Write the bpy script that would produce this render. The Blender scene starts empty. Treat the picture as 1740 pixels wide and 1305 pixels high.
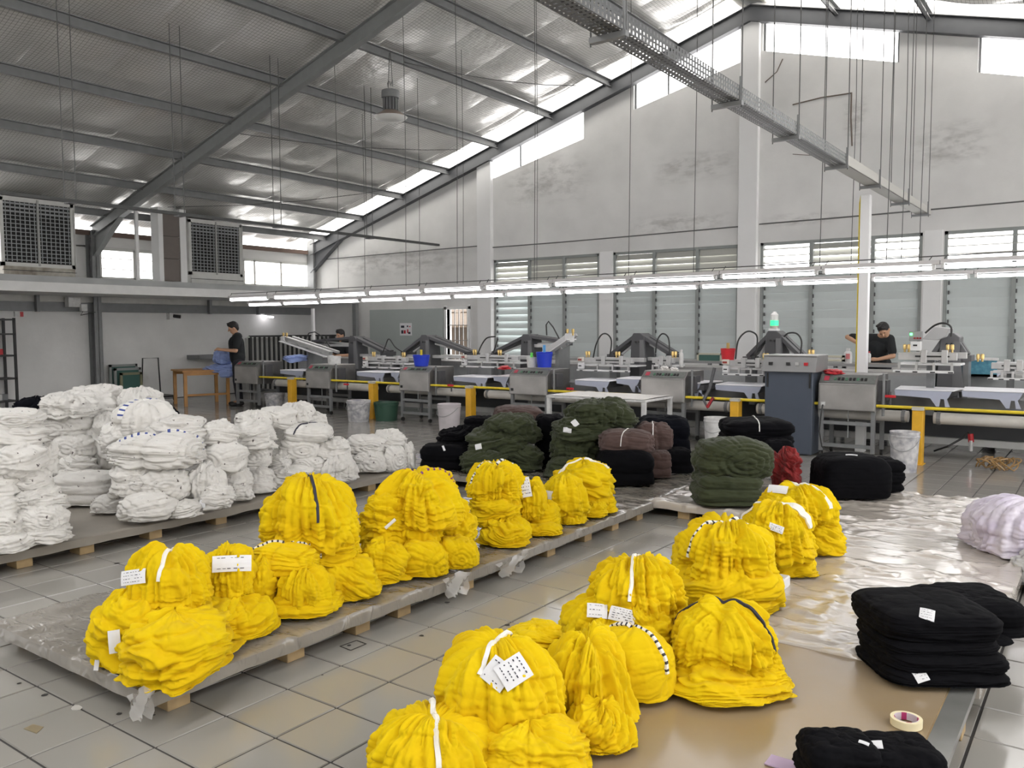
import bpy, bmesh, math, random
import numpy as np
from mathutils import Vector, Matrix
scene = bpy.context.scene
COL = scene.collection
random.seed(7)

# ------------------------------------------------------------------ camera
FOC = 1415.0
yaw, pitch, roll = [math.radians(a) for a in (-35.85, -3.8, -0.23)]
CAMH = 1.513
fw = np.array([math.sin(yaw)*math.cos(pitch), math.cos(yaw)*math.cos(pitch), math.sin(pitch)])
rt = np.array([math.cos(yaw), -math.sin(yaw), 0.0])
up = np.cross(rt, fw)
rt, up = math.cos(roll)*rt + math.sin(roll)*up, -math.sin(roll)*rt + math.cos(roll)*up
CAM = np.array([0, 0, CAMH])
cd = bpy.data.cameras.new('camera')
cd.sensor_width = 36.0
cd.lens = FOC/1740*36
cd.clip_start = 0.05
cd.clip_end = 200
cam = bpy.data.objects.new('camera', cd)
COL.objects.link(cam)
mw = Matrix.Identity(4)
for i in range(3):
    mw[i][0] = rt[i]; mw[i][1] = up[i]; mw[i][2] = -fw[i]; mw[i][3] = CAM[i]
cam.matrix_world = mw
scene.camera = cam

# ------------------------------------------------------------------ world, lights, exposure
vs = scene.view_settings
vs.view_transform = 'Standard'
vs.look = 'None'
vs.gamma = 1.0
vs.use_curve_mapping = False
vs.exposure = 0.33
w = bpy.data.worlds.new('sky')
scene.world = w
w.use_nodes = True
bg = w.node_tree.nodes['Background']
bg.inputs[0].default_value = (1.0, 0.985, 0.97, 1)
bg.inputs[1].default_value = 5.0
def area_light(name, loc, rot, sx, sy, power, color=(1, 1, 1)):
    l = bpy.data.lights.new(name, 'AREA')
    l.shape = 'RECTANGLE'; l.size = sx; l.size_y = sy; l.energy = power; l.color = color
    o = bpy.data.objects.new(name, l)
    o.location = loc; o.rotation_euler = rot
    COL.objects.link(o)
    return o
# unseen area lamps added under the roof for soft light from above
area_light('overhead_fill', (-7.6, 0.2, 5.95), (0, 0, 0), 1.1, 5.0, 30, (1, .99, .97))
area_light('overhead_fill', (-1.5, -1.5, 5.6), (0, 0, 0), 1.1, 5.0, 30, (1, .99, .97))
area_light('overhead_fill', (2.6, 4.5, 4.7), (0, 0, 0), 1.1, 7.0, 20, (1, .99, .97))
try:
    scene.cycles.use_denoising = True
    scene.cycles.max_bounces = 8
    scene.cycles.diffuse_bounces = 4
    scene.cycles.glossy_bounces = 4
    scene.cycles.transparent_max_bounces = 8
    scene.cycles.sample_clamp_indirect = 6
except Exception:
    pass

# ------------------------------------------------------------------ pixel helpers (photograph 1740x1305 -> world)
def ray(x, y):
    return rt*((x-870)/FOC) + up*(-(y-652.5)/FOC) + fw
def un(x, y, ax, val):
    d = ray(x, y); k = 'xyz'.index(ax)
    t = (val-CAM[k])/d[k]
    return CAM + t*d
def atd(x, y, d):                     # point at camera depth d
    return CAM + ray(x, y)*d
def proj(P):
    v = np.asarray(P) - CAM
    z = v@fw
    return np.stack([870+FOC*(v@rt)/z, 652.5-FOC*(v@up)/z, z], -1)
def rx(px0, py0, px1, py1, Y):        # pixel rectangle on the plane y = Y -> x0, x1, z0, z1
    my = (py0+py1)/2; mx = (px0+px1)/2
    return (un(px0, my, 'y', Y)[0], un(px1, my, 'y', Y)[0], un(mx, py1, 'y', Y)[2], un(mx, py0, 'y', Y)[2])

# ------------------------------------------------------------------ materials
MATS = {}
def mat(name, col, rough=0.6, metal=0.0, var=0.0, vscale=6.0, bump=0.0, bscale=40.0, rnd=0.0, coat=0.0, emit=None, spec=None, dark=None, alpha=None, sheen=0.0, trans=None, dist=0.01):
    if name in MATS: return MATS[name]
    m = bpy.data.materials.new(name); m.use_nodes = True
    nt = m.node_tree; N = nt.nodes; L = nt.links
    b = N['Principled BSDF']
    b.inputs['Base Color'].default_value = (*col, 1)
    b.inputs['Roughness'].default_value = rough
    b.inputs['Metallic'].default_value = metal
    if coat: b.inputs['Coat Weight'].default_value = coat; b.inputs['Coat Roughness'].default_value = .12
    if sheen: b.inputs['Sheen Weight'].default_value = sheen
    if spec is not None: b.inputs['Specular IOR Level'].default_value = spec
    if trans is not None: b.inputs['Transmission Weight'].default_value = trans
    if alpha is not None: b.inputs['Alpha'].default_value = alpha
    if emit:
        b.inputs['Emission Color'].default_value = (*emit[0], 1); b.inputs['Emission Strength'].default_value = emit[1]
    tc = N.new('ShaderNodeTexCoord')
    if var or rnd:
        mx = N.new('ShaderNodeMix'); mx.data_type = 'RGBA'; mx.blend_type = 'MIX'
        n = N.new('ShaderNodeTexNoise'); n.inputs['Scale'].default_value = vscale; n.inputs['Detail'].default_value = 6
        L.new(tc.outputs['Object'], n.inputs['Vector'])
        r = N.new('ShaderNodeMapRange'); r.inputs[1].default_value = .3; r.inputs[2].default_value = .75
        L.new(n.outputs['Fac'], r.inputs[0])
        dk = dark if dark else tuple(c*(1-var) for c in col)
        mx.inputs[6].default_value = (*col, 1); mx.inputs[7].default_value = (*dk, 1)
        L.new(r.outputs[0], mx.inputs[0])
        last = mx.outputs[2]
        if rnd:
            oi = N.new('ShaderNodeObjectInfo'); hs = N.new('ShaderNodeHueSaturation')
            mr = N.new('ShaderNodeMapRange'); mr.inputs[3].default_value = 1-rnd; mr.inputs[4].default_value = 1+rnd
            L.new(oi.outputs['Random'], mr.inputs[0]); L.new(mr.outputs[0], hs.inputs['Value']); L.new(last, hs.inputs['Color']); last = hs.outputs[0]
        L.new(last, b.inputs['Base Color'])
    if bump:
        n2 = N.new('ShaderNodeTexNoise'); n2.inputs['Scale'].default_value = bscale; n2.inputs['Detail'].default_value = 5
        L.new(tc.outputs['Object'], n2.inputs['Vector'])
        bp = N.new('ShaderNodeBump'); bp.inputs['Strength'].default_value = bump; bp.inputs['Distance'].default_value = dist
        L.new(n2.outputs['Fac'], bp.inputs['Height']); L.new(bp.outputs[0], b.inputs['Normal'])
    MATS[name] = m
    return m
def cloth(name, col, dark, rough=.85, sheen=.12, spec=.2):
    """knit cloth: slight colour variation, small wrinkles"""
    m = mat(name, col, rough, var=.2, dark=dark, vscale=5, sheen=sheen, spec=spec)
    nt = m.node_tree; N = nt.nodes; L = nt.links; b = N['Principled BSDF']
    tc = N['Texture Coordinate']
    w = N.new('ShaderNodeTexNoise'); w.inputs['Scale'].default_value = 12; w.inputs['Detail'].default_value = 8; w.inputs['Roughness'].default_value = .6; w.inputs['Distortion'].default_value = .7
    L.new(tc.outputs['Object'], w.inputs['Vector'])
    bp = N.new('ShaderNodeBump'); bp.inputs['Strength'].default_value = .35; bp.inputs['Distance'].default_value = .015
    L.new(w.outputs['Fac'], bp.inputs['Height']); L.new(bp.outputs[0], b.inputs['Normal'])
    return m

YEL = cloth('yellow_jersey', (.76, .555, .005), (.70, .45, .004), sheen=.03, spec=.12)
WHT = cloth('white_jersey', (.74, .725, .70), (.66, .64, .61))
# ink flecks and printed scraps showing between the white layers
nt = WHT.node_tree; N = nt.nodes; L = nt.links; b = N['Principled BSDF']
src_ = b.inputs['Base Color'].links[0].from_socket
fl_ = N.new('ShaderNodeTexNoise'); fl_.inputs['Scale'].default_value = 26; fl_.inputs['Detail'].default_value = 3
L.new(N['Texture Coordinate'].outputs['Object'], fl_.inputs['Vector'])
mr_ = N.new('ShaderNodeMapRange'); mr_.inputs[1].default_value = .685; mr_.inputs[2].default_value = .72; L.new(fl_.outputs['Fac'], mr_.inputs[0])
mf_ = N.new('ShaderNodeMix'); mf_.data_type = 'RGBA'; L.new(mr_.outputs[0], mf_.inputs[0]); L.new(src_, mf_.inputs[6]); mf_.inputs[7].default_value = (.12, .10, .10, 1)
L.new(mf_.outputs[2], b.inputs['Base Color'])
BLK = cloth('black_jersey', (.0035, .0035, .005), (.002, .002, .003), sheen=0, spec=.1)
NAV = cloth('navy_jersey', (.005, .0055, .010), (.003, .004, .006), sheen=0, spec=.1)
OLV = cloth('olive_jersey', (.047, .056, .026), (.034, .042, .02))
BRN = cloth('brown_jersey', (.10, .062, .055), (.07, .045, .04))
RED = cloth('red_net', (.30, .03, .03), (.18, .02, .02))
BLU = cloth('light_blue_cloth', (.33, .42, .72), (.26, .34, .62))
PAPER = mat('paper', (.78, .78, .80), .8, var=.06, vscale=20)
INK = mat('ink', (.03, .03, .05), .8)
INKB = mat('blue_ink', (.05, .08, .3), .8)
INKP = mat('purple_ink', (.2, .06, .2), .8)
BAND = mat('white_tie', (.82, .81, .78), .8)
WALLM = mat('plaster', (.76, .755, .745), .85, var=.17, vscale=1.3, bump=.25, bscale=14)
COLM = mat('painted_column', (.80, .80, .80), .75, var=.05, vscale=2)
STEELP = mat('grey_painted_steel', (.22, .225, .23), .45, var=.15, vscale=8)
STEELD = mat('dark_painted_steel', (.085, .085, .09), .45, var=.2, vscale=8)
STEELL = mat('light_painted_steel', (.36, .37, .37), .45, var=.15, vscale=8)
STAIN = mat('stainless', (.36, .35, .34), .38, .85, var=.3, vscale=5)
STAINL = mat('aluminium', (.62, .62, .62), .35, .6, var=.15, vscale=12)
WIREM = mat('wire', (.10, .10, .10), .6)
WOODP = mat('pallet_wood', (.50, .36, .19), .75, var=.35, vscale=9, rnd=.18)
WOODT = mat('table_wood', (.55, .28, .09), .5, var=.3, vscale=7)
YELP = mat('yellow_paint', (.80, .44, .03), .45, var=.15, vscale=10)
YELR = mat('yellow_rail_paint', (.80, .62, .03), .4, var=.2, vscale=10)
WPLAS = mat('white_plastic', (.75, .75, .74), .4, var=.25, vscale=16)
BLKP = mat('black_plastic', (.02, .02, .02), .45)
BLUEP = mat('blue_plastic', (.02, .05, .55), .35)
REDP = mat('red_plastic', (.55, .02, .03), .35)
GRNP = mat('green_plastic', (.035, .09, .06), .45)
LGRN = mat('bright_green_plastic', (.15, .75, .12), .4)
BRASS = mat('brass', (.62, .45, .18), .3, .8)
WMET = mat('white_metal', (.72, .72, .72), .4, var=.08, vscale=20)
LILAC = mat('platen_bracket', (.42, .45, .56), .45, var=.08)
PLATEN = mat('platen_top', (.86, .86, .9), .5)
GGRN = mat('louvre_slat', (.58, .625, .62), .5, rnd=.07, var=.08, vscale=3)
LFRAME = mat('window_frame_paint', (.30, .32, .31), .55, var=.1)
SKIN = mat('skin', (.52, .30, .19), .55)
HAIR = mat('hair', (.012, .01, .01), .6)
SHIRT = mat('black_shirt', (.012, .014, .016), .85)
TROU = mat('dark_trousers', (.02, .02, .028), .85)
CONSOLE = mat('slate_paint', (.075, .09, .12), .4, var=.08)
TUBEM = mat('lit_tube', (1, 1, 1), .5, emit=((1.0, .97, 1.0), 13.0))
GREENL = mat('lit_green_lens', (.1, .9, .4), .4, emit=((.0, .7, .2), 1.0))
GREENM = mat('green_panel_light', (.1, .9, .4), .4, emit=((.1, 1.0, .2), 4.0))
SLATE = mat('screen_mesh_green', (.05, .13, .11), .6)

# ------------------------------------------------------------------ object helpers
def tag(o, label=None, cat=None, group=None, kind=None):
    if label: o['label'] = label
    if cat: o['category'] = cat
    if group: o['group'] = group
    if kind: o['kind'] = kind
    return o
def empty(name, loc, label=None, cat=None, group=None):
    o = bpy.data.objects.new(name, None)
    o.location = loc; o.empty_display_size = .1
    COL.objects.link(o)
    return tag(o, label, cat, group)
class MB:
    def __init__(s): s.v = []; s.f = []; s.m = []
    def add(s, vs, fs, mi=0):
        o = len(s.v); s.v += [tuple(map(float, a)) for a in vs]
        s.f += [tuple(i+o for i in f) for f in fs]; s.m += [mi]*len(fs); return s
    def box(s, x0, x1, y0, y1, z0, z1, mi=0):
        x0, x1 = sorted((x0, x1)); y0, y1 = sorted((y0, y1)); z0, z1 = sorted((z0, z1))
        return s.hexa([(x0,y0,z0),(x1,y0,z0),(x1,y1,z0),(x0,y1,z0),(x0,y0,z1),(x1,y0,z1),(x1,y1,z1),(x0,y1,z1)], mi)
    def hexa(s, p, mi=0):
        return s.add(p, [(0,3,2,1),(4,5,6,7),(0,1,5,4),(1,2,6,5),(2,3,7,6),(3,0,4,7)], mi)
    def bar(s, p, q, w, h=None, mi=0, upv=(0, 0, 1)):
        h = h or w; p = Vector(p); q = Vector(q); d = (q-p).normalized()
        u = Vector(upv)
        if abs(d.dot(u)) > .97: u = Vector((0, 1, 0))
        a = d.cross(u).normalized()*(w/2); b = a.cross(d).normalized()*(h/2)
        return s.hexa([p-a-b, p+a-b, q+a-b, q-a-b, p-a+b, p+a+b, q+a+b, q-a+b], mi)
    def tube(s, pts, r, n=8, mi=0, closed=False):
        P = [Vector(a) for a in pts]; R = r if isinstance(r, (list, tuple)) else [r]*len(P)
        vs = []; prev = None
        for i, p in enumerate(P):
            d = (P[min(i+1, len(P)-1)]-P[max(i-1, 0)]).normalized()
            if prev is None:
                u = Vector((0, 0, 1)) if abs(d.z) < .9 else Vector((1, 0, 0))
                a = d.cross(u).normalized()
            else:
                a = (prev - d*prev.dot(d)).normalized()
            prev = a; b = d.cross(a)
            for k in range(n):
                t = 2*math.pi*k/n; vs.append(p+(a*math.cos(t)+b*math.sin(t))*R[i])
        fs = []
        for i in range(len(P)-1):
            for k in range(n):
                k2 = (k+1) % n; fs.append((i*n+k, i*n+k2, (i+1)*n+k2, (i+1)*n+k))
        fs.append(tuple(range(n))[::-1]); fs.append(tuple((len(P)-1)*n+k for k in range(n)))
        return s.add(vs, fs, mi)
    def lathe(s, c, prof, n=20, mi=0):
        """prof: list of (r,z) from bottom to top about the vertical through c"""
        vs = []; fs = []
        for r, z in prof:
            for k in range(n):
                t = 2*math.pi*k/n; vs.append((c[0]+r*math.cos(t), c[1]+r*math.sin(t), c[2]+z))
        for i in range(len(prof)-1):
            for k in range(n):
                k2 = (k+1) % n; fs.append((i*n+k, i*n+k2, (i+1)*n+k2, (i+1)*n+k))
        fs.append(tuple(range(n))[::-1]); fs.append(tuple((len(prof)-1)*n+k for k in range(n)))
        return s.add(vs, fs, mi)
    def prismy(s, poly, y0, y1, mi=0):
        """polygon in x,z extruded along y"""
        n = len(poly)
        vs = [(x, y0, z) for x, z in poly]+[(x, y1, z) for x, z in poly]
        fs = [tuple(range(n)), tuple(range(2*n-1, n-1, -1))]+[(i, i+n, (i+1) % n+n, (i+1) % n) for i in range(n)]
        return s.add(vs, fs, mi)
    def prismx(s, poly, x0, x1, mi=0):
        n = len(poly)
        vs = [(x0, y, z) for y, z in poly]+[(x1, y, z) for y, z in poly]
        fs = [tuple(range(n)), tuple(range(2*n-1, n-1, -1))]+[(i, i+n, (i+1) % n+n, (i+1) % n) for i in range(n)]
        return s.add(vs, fs, mi)
    def build(s, name, mats, parent=None, smooth=False, bev=0, loc=None, seg=1):
        if parent is not None: o3 = np.array(parent.get('_w', tuple(parent.location)))
        elif loc is not None: o3 = np.array(loc)
        else: o3 = np.zeros(3)
        me = bpy.data.meshes.new(name)
        v = np.array(s.v)-o3
        me.from_pydata(v.tolist(), [], s.f)
        if not isinstance(mats, (list, tuple)): mats = [mats]
        for m in mats: me.materials.append(m)
        if len(mats) > 1: me.polygons.foreach_set('material_index', s.m)
        bm = bmesh.new(); bm.from_mesh(me)
        bmesh.ops.recalc_face_normals(bm, faces=bm.faces)
        if bev: bmesh.ops.bevel(bm, geom=list(bm.edges), offset=bev, segments=seg, affect='EDGES', profile=.5, clamp_overlap=True)
        bm.to_mesh(me); bm.free()
        if smooth:
            me.polygons.foreach_set('use_smooth', [True]*len(me.polygons))
            try: me.set_sharp_from_angle(angle=math.radians(42))
            except Exception: pass
        o = bpy.data.objects.new(name, me)
        COL.objects.link(o)
        if parent is not None:
            o.parent = parent
            o['_w'] = tuple(o3.tolist())
        elif loc is not None:
            o.location = loc
        return o
def clean_tmp():
    for o in bpy.data.objects:
        if '_w' in o: del o['_w']
def copy_tree(o, parent=None, off=None):
    c = o.copy(); COL.objects.link(c); c.parent = parent
    if off is not None: c.location = Vector(o.location)+Vector(off)
    for ch in list(o.children): copy_tree(ch, c)
    return c
def lbox(o):
    return o
# ------------------------------------------------------------------ building shell
XL, YG = -17.13, 14.75
XR, YB = 6.4, -6.0
RX, RZ = -5.37, 7.24
def roofz(x): return RZ-.297*(RX-x) if x < RX else RZ-.275*(x-RX)

# floor: slab and tiles 30 cm
fl = tag(MB().box(XL-.2, XR+.2, YB, YG+.2, -.2, -.004).build('floor', mat('grout', (.045, .042, .04), .8)), kind='structure')
TILE = mat('floor_tile', (.34, .325, .30), .14, var=.07, vscale=1.2, rnd=.05, spec=.6)
TX0, TY0, TS = -3.975, 1.615, .3
def tile_mesh():
    b = .003; h = TS/2-.004
    vs = [(-h, -h, -.006), (h, -h, -.006), (h, h, -.006), (-h, h, -.006), (-h+b, -h+b, 0), (h-b, -h+b, 0), (h-b, h-b, 0), (-h+b, h-b, 0)]
    return vs, [(4, 5, 6, 7), (0, 1, 5, 4), (1, 2, 6, 5), (2, 3, 7, 6), (3, 0, 4, 7)]
COVER = [(-4.2, -3.05, 1.9, 5.8), (-7.4, -5.7, .5, 6.3), (-6.0, -.6, 6.3, 7.4), (-1.6, -.5, 1.5, 5.9)]
cells = []
for i in range(int((XL-TX0)/TS), int((XR-TX0)/TS)):
    for j in range(int((YB-TY0)/TS), int((YG-TY0)/TS)):
        cx, cy = TX0+(i+.5)*TS, TY0+(j+.5)*TS
        p = proj(np.array([cx, cy, 0.]))
        vis = p[2] > .8 and -80 < p[0] < 1820 and p[1] < 1400
        cov = any(a < cx < b and c < cy < d for a, b, c, d in COVER)
        cells.append((p[2] if (vis and not cov) else 1e3+abs(cx)+abs(cy), cx, cy))
cells.sort()
vs, fs = tile_mesh()
tm = bpy.data.meshes.new('tile'); tm.from_pydata(vs, [], fs); tm.materials.append(TILE)
for k, (d, cx, cy) in enumerate(cells[:290]):
    o = bpy.data.objects.new('tile', tm); o.location = (cx, cy, random.uniform(0, .0012)); COL.objects.link(o); o.parent = fl
rest = MB()
for d, cx, cy in cells[290:]:
    rest.add([(x+cx, y+cy, z) for x, y, z in vs], fs)
tag(rest.build('tiles', TILE, fl), kind='stuff')

# marks on the tiles: a drawn square, dark spots
def spot(px, py, r, m, name='stain', n=9, asp=1.0):
    p = un(px, py, 'z', .0016); rs = random.Random(int(px+py))
    V = [(p[0]+r*asp*math.cos(2*math.pi*k/n)*rs.uniform(.7, 1.2), p[1]+r*math.sin(2*math.pi*k/n)*rs.uniform(.7, 1.2), .0022) for k in range(n)]
    MB().add(V, [tuple(range(n))]).build(name, m, fl)
DST = mat('floor_stain', (.03, .028, .025), .7)
for px, py, r in ((202, 1213, .012), (76, 1181, .014), (33, 1161, .010), (262, 1215, .006), (198, 957, .018), (593, 1097, .012), (548, 1147, .006), (760, 1024, .016), (716, 1080, .012), (808, 905, .008), (862, 1062, .014)): spot(px, py, r, DST)
spot(130, 1203, .022, mat('tape_white_scrap', (.5, .48, .45), .6), asp=1.4)
p4 = [un(*q, 'z', .0024) for q in ((578, 1098), (606, 1088), (622, 1094), (596, 1105))]
for a, b in zip(p4, p4[1:]+p4[:1]): MB().bar(a, b, .006, .001).build('drawn_line', DST, fl)
q4 = [un(*q, 'z', .003) for q in ((40, 1238), (56, 1230), (74, 1235), (62, 1246))]
tag(MB().add([tuple(q) for q in q4]+[(q[0], q[1], .001) for q in q4], [(0, 1, 2, 3), (7, 6, 5, 4), (0, 4, 5, 1), (1, 5, 6, 2), (2, 6, 7, 3), (3, 7, 4, 0)]).build('tape_patch', mat('brown_patch', (.24, .19, .11), .5), loc=tuple(q4[0])), 'small brown patch of tape stuck on a tile at the lower left', 'tape')

# gable wall with its openings
LOW = [(-11.15, -8.48), (-8.16, -5.57), (-5.18, -2.54), (-2.23, .42), (.78, 3.4), (3.75, 6.2)]
WZ0, WZ1 = .88, 3.02
OPEN = [(a, b, lambda x: WZ0, lambda x: WZ1) for a, b in LOW]
OPEN.append((-12.5, -11.85, lambda x: .62, lambda x: 1.98))
CLER = [(-11.24, -8.84, lambda x: 4.77+.24*(x+11.24), lambda x: roofz(x)-.2),
        (-7.72, -5.58, lambda x: 5.74+.24*(x+7.72), lambda x: roofz(x)-.22),
        (-5.19, -2.96, lambda x: 6.37-.275*(x+5.19), lambda x: 6.93-.275*(x+5.19)),
        (-1.84, .42, lambda x: 5.40-.275*(x+1.84), lambda x: 5.96-.275*(x+1.84)),
        (1.2, 3.4, lambda x: 4.57-.275*(x-1.2), lambda x: 5.13-.275*(x-1.2))]
OPEN += CLER
cuts = sorted(set([XL, RX, XR]+[a for o in OPEN for a in o[:2]]))
wb = MB()
for a, b in zip(cuts, cuts[1:]):
    mid = (a+b)/2
    ops = sorted([o for o in OPEN if o[0] < mid < o[1]], key=lambda o: o[2](mid))
    lo = lambda x: 0.0
    segs = []
    for o in ops:
        segs.append((lo, o[2])); lo = o[3]
    segs.append((lo, roofz))
    for f0, f1 in segs:
        wb.prismy([(a, f0(a)), (b, f0(b)), (b, f1(b)), (a, f1(a))], YG, YG+.16)
wall_back = tag(wb.build('wall_back', WALLM), kind='structure')
# stained patch and hairline cracks on the plaster
def crack(pts, r=.008, y=YG-.004, m=None):
    P = [un(px, py, 'y', y) for px, py in pts]
    return MB().tube(P, r, 5).build('crack', m or mat('crack_dark', (.16, .13, .11), .9), wall_back)
crack([(1347, 178), (1395, 166), (1448, 158)], .012)
crack([(1447, 158), (1446, 200), (1448, 248)], .013)
crack([(1300, 140), (1320, 122), (1330, 100)], .009)
crack([(1289, 120), (1288, 150)], .02)
crack([(1347, 262), (1380, 264)], .006)
# damp smudges with their own ragged outline
sm = bpy.data.materials.new('damp_smudge'); sm.use_nodes = True
nt = sm.node_tree; N = nt.nodes; L = nt.links; b = N['Principled BSDF']; b.inputs['Base Color'].default_value = (.22, .19, .17, 1); b.inputs['Roughness'].default_value = .9
tc = N.new('ShaderNodeTexCoord'); nz = N.new('ShaderNodeTexNoise'); nz.inputs['Scale'].default_value = 3.2; nz.inputs['Detail'].default_value = 7; nz.inputs['Roughness'].default_value = .65
mp = N.new('ShaderNodeMapping'); mp.inputs['Scale'].default_value = (1, 1, 2.6); L.new(tc.outputs['Object'], mp.inputs[0]); L.new(mp.outputs[0], nz.inputs['Vector'])
r1 = N.new('ShaderNodeMapRange'); r1.inputs[1].default_value = .44; r1.inputs[2].default_value = .72; r1.inputs[4].default_value = .17; L.new(nz.outputs['Fac'], r1.inputs[0])
sx = N.new('ShaderNodeSeparateXYZ'); L.new(tc.outputs['Generated'], sx.inputs[0])
def par(sock):
    a1 = N.new('ShaderNodeMath'); a1.operation = 'SUBTRACT'; a1.inputs[0].default_value = 1; L.new(sock, a1.inputs[1])
    a2 = N.new('ShaderNodeMath'); a2.operation = 'MULTIPLY'; L.new(sock, a2.inputs[0]); L.new(a1.outputs[0], a2.inputs[1])
    a3 = N.new('ShaderNodeMath'); a3.operation = 'MULTIPLY'; a3.inputs[1].default_value = 4; L.new(a2.outputs[0], a3.inputs[0]); return a3.outputs[0]
m1 = N.new('ShaderNodeMath'); m1.operation = 'MULTIPLY'; L.new(par(sx.outputs['X']), m1.inputs[0]); L.new(par(sx.outputs['Z']), m1.inputs[1])
m2 = N.new('ShaderNodeMath'); m2.operation = 'MULTIPLY'; L.new(m1.outputs[0], m2.inputs[0]); L.new(r1.outputs[0], m2.inputs[1]); L.new(m2.outputs[0], b.inputs['Alpha'])
for i, (a_, b_, c_, d_) in enumerate(((1105, 255, 1256, 312), (850, 262, 1010, 352), (1060, 360, 1256, 398), (1292, 360, 1430, 384), (1540, 200, 1700, 290), (1430, 160, 1480, 250), (560, 420, 800, 470))):
    x0, x1, z0, z1 = rx(a_, b_, c_, d_, YG-.003)
    MB().box(x0, x1, YG-.0035, YG-.0025, z0, z1).build('damp_smudge', sm, wall_back)
# columns on the gable wall
for a, b in ((-11.53, -11.15), (-8.46, -8.16), (-5.56, -5.22), (-2.52, -2.25), (.45, .76), (3.42, 3.73)):
    top = min(roofz(a), roofz(b))-.26 if a in (-11.53, -5.56) else 3.05
    tag(MB().box(a, b, YG-(.10 if top > 3.4 else .008), YG+.01, 0, top).build('column', COLM, loc=((a+b)/2, YG, 0), bev=.006),
        'white painted column on the gable wall', 'column', 'white wall columns', 'structure')
# thin dark line along the wall, built as a tube
cb = MB()
for seg in ([(531, 443), (640, 433), (740, 424), (815, 418)], [(832, 421), (960, 411), (1100, 399), (1256, 385)], [(1290, 381), (1400, 372), (1470, 366), (1560, 358), (1740, 342)]):
    cb.tube([un(x, y, 'y', YG-.02) for x, y in seg], .012, 5)
tag(cb.build('wall_line', mat('line_grey', (.12, .12, .12), .7)), 'thin dark line running level across the white gable wall above the louvre windows', 'cable')
# left wall
lw = MB()
def lwall(y0, y1, z0, z1): lw.box(XL-.16, XL, y0, y1, z0, z1)
EZ = roofz(XL)
lwall(YB, YG+.16, 0, 2.6)
for y in (YB, -3.0, 0.0, 3.0): lwall(y, y+.3, 2.6, EZ-.05)
for a, b in ((7.0, 9.1), (10.62, 12.62), (14.66, YG+.16)): lwall(a, b, 2.6, 3.25)
lwall(7.0, YG+.16, 3.22, 3.52)
wall_left = tag(lw.build('wall_left', WALLM), kind='structure')
# right wall with a long window band, out of view: it lets the daylight in
rw = MB()
rw.box(XR, XR+.16, YB, YG, 0, 1.3); rw.box(XR, XR+.16, YB, YG, 2.2, 2.75)
for y in np.arange(YB, YG, 3.0): rw.box(XR, XR+.16, y, y+.35, 1.3, 4.0)
tag(rw.build('wall_right', WALLM), kind='structure')
fb = MB(); fb.box(XL, XR, YB-.16, YB, 0, 3.7); fb.prismy([(XL+2, 3.7), (XR-2, 3.7), (XR-4, 5.5), (XL+4, 5.5)], YB-.16, YB)
for a in (XL, -14, -11, -8, -5.5, -2.5, .5, 3.5, XR-.3): fb.prismy([(a, 3.0), (a+.3, 3.0), (a+.3, roofz(a+.3)), (a, roofz(a))], YB-.16, YB)
tag(fb.build('wall_front', WALLM), kind='structure')

# roof: foil insulated sheets, each 1.05 m wide, sagging a little between the purlins
def foil():
    m = bpy.data.materials.new('roof_foil'); m.use_nodes = True
    nt = m.node_tree; N = nt.nodes; L = nt.links; b = N['Principled BSDF']
    b.inputs['Metallic'].default_value = .5; b.inputs['Roughness'].default_value = .27
    tc = N.new('ShaderNodeTexCoord')
    mp = N.new('ShaderNodeMapping'); L.new(tc.outputs['Object'], mp.inputs['Vector'])
    br = N.new('ShaderNodeTexBrick'); br.offset = 0
    br.inputs['Scale'].default_value = 1.0; br.inputs['Brick Width'].default_value = .055; br.inputs['Row Height'].default_value = .055
    br.inputs['Mortar Size'].default_value = .003; br.inputs['Mortar Smooth'].default_value = .3
    br.inputs['Color1'].default_value = (1, 1, 1, 1); br.inputs['Color2'].default_value = (1, 1, 1, 1); br.inputs['Mortar'].default_value = (0, 0, 0, 1)
    L.new(mp.outputs[0], br.inputs['Vector'])
    n = N.new('ShaderNodeTexNoise'); n.inputs['Scale'].default_value = 1.3; n.inputs['Detail'].default_value = 5; L.new(tc.outputs['Object'], n.inputs['Vector'])
    mx = N.new('ShaderNodeMix'); mx.data_type = 'RGBA'
    mx.inputs[6].default_value = (.90, .885, .86, 1); mx.inputs[7].default_value = (.74, .73, .71, 1)
    r = N.new('ShaderNodeMapRange'); r.inputs[1].default_value = .35; r.inputs[2].default_value = .65
    L.new(n.outputs['Fac'], r.inputs[0]); L.new(r.outputs[0], mx.inputs[0])
    m2 = N.new('ShaderNodeMix'); m2.data_type = 'RGBA'; m2.blend_type = 'MIX'
    m2.inputs[6].default_value = (.34, .34, .33, 1)
    L.new(br.outputs['Color'], m2.inputs[0]); L.new(mx.outputs[2], m2.inputs[7])
    L.new(m2.outputs[2], b.inputs['Base Color'])
    n3 = N.new('ShaderNodeTexNoise'); n3.inputs['Scale'].default_value = 2.2; n3.inputs['Detail'].default_value = 3; L.new(tc.outputs['Object'], n3.inputs['Vector'])
    ad = N.new('ShaderNodeMath'); ad.operation = 'MULTIPLY_ADD'; ad.inputs[1].default_value = .12
    L.new(br.outputs['Color'], ad.inputs[0]); L.new(n3.outputs['Fac'], ad.inputs[2])
    bp = N.new('ShaderNodeBump'); bp.inputs['Strength'].default_value = .5; bp.inputs['Distance'].default_value = .05
    L.new(ad.outputs[0], bp.inputs['Height']); L.new(bp.outputs[0], b.inputs['Normal'])
    return m
FOIL = foil()
PURL = [-16.45, -15.12, -13.77, -12.35, -10.98, -9.58, -8.2, -6.8]
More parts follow.
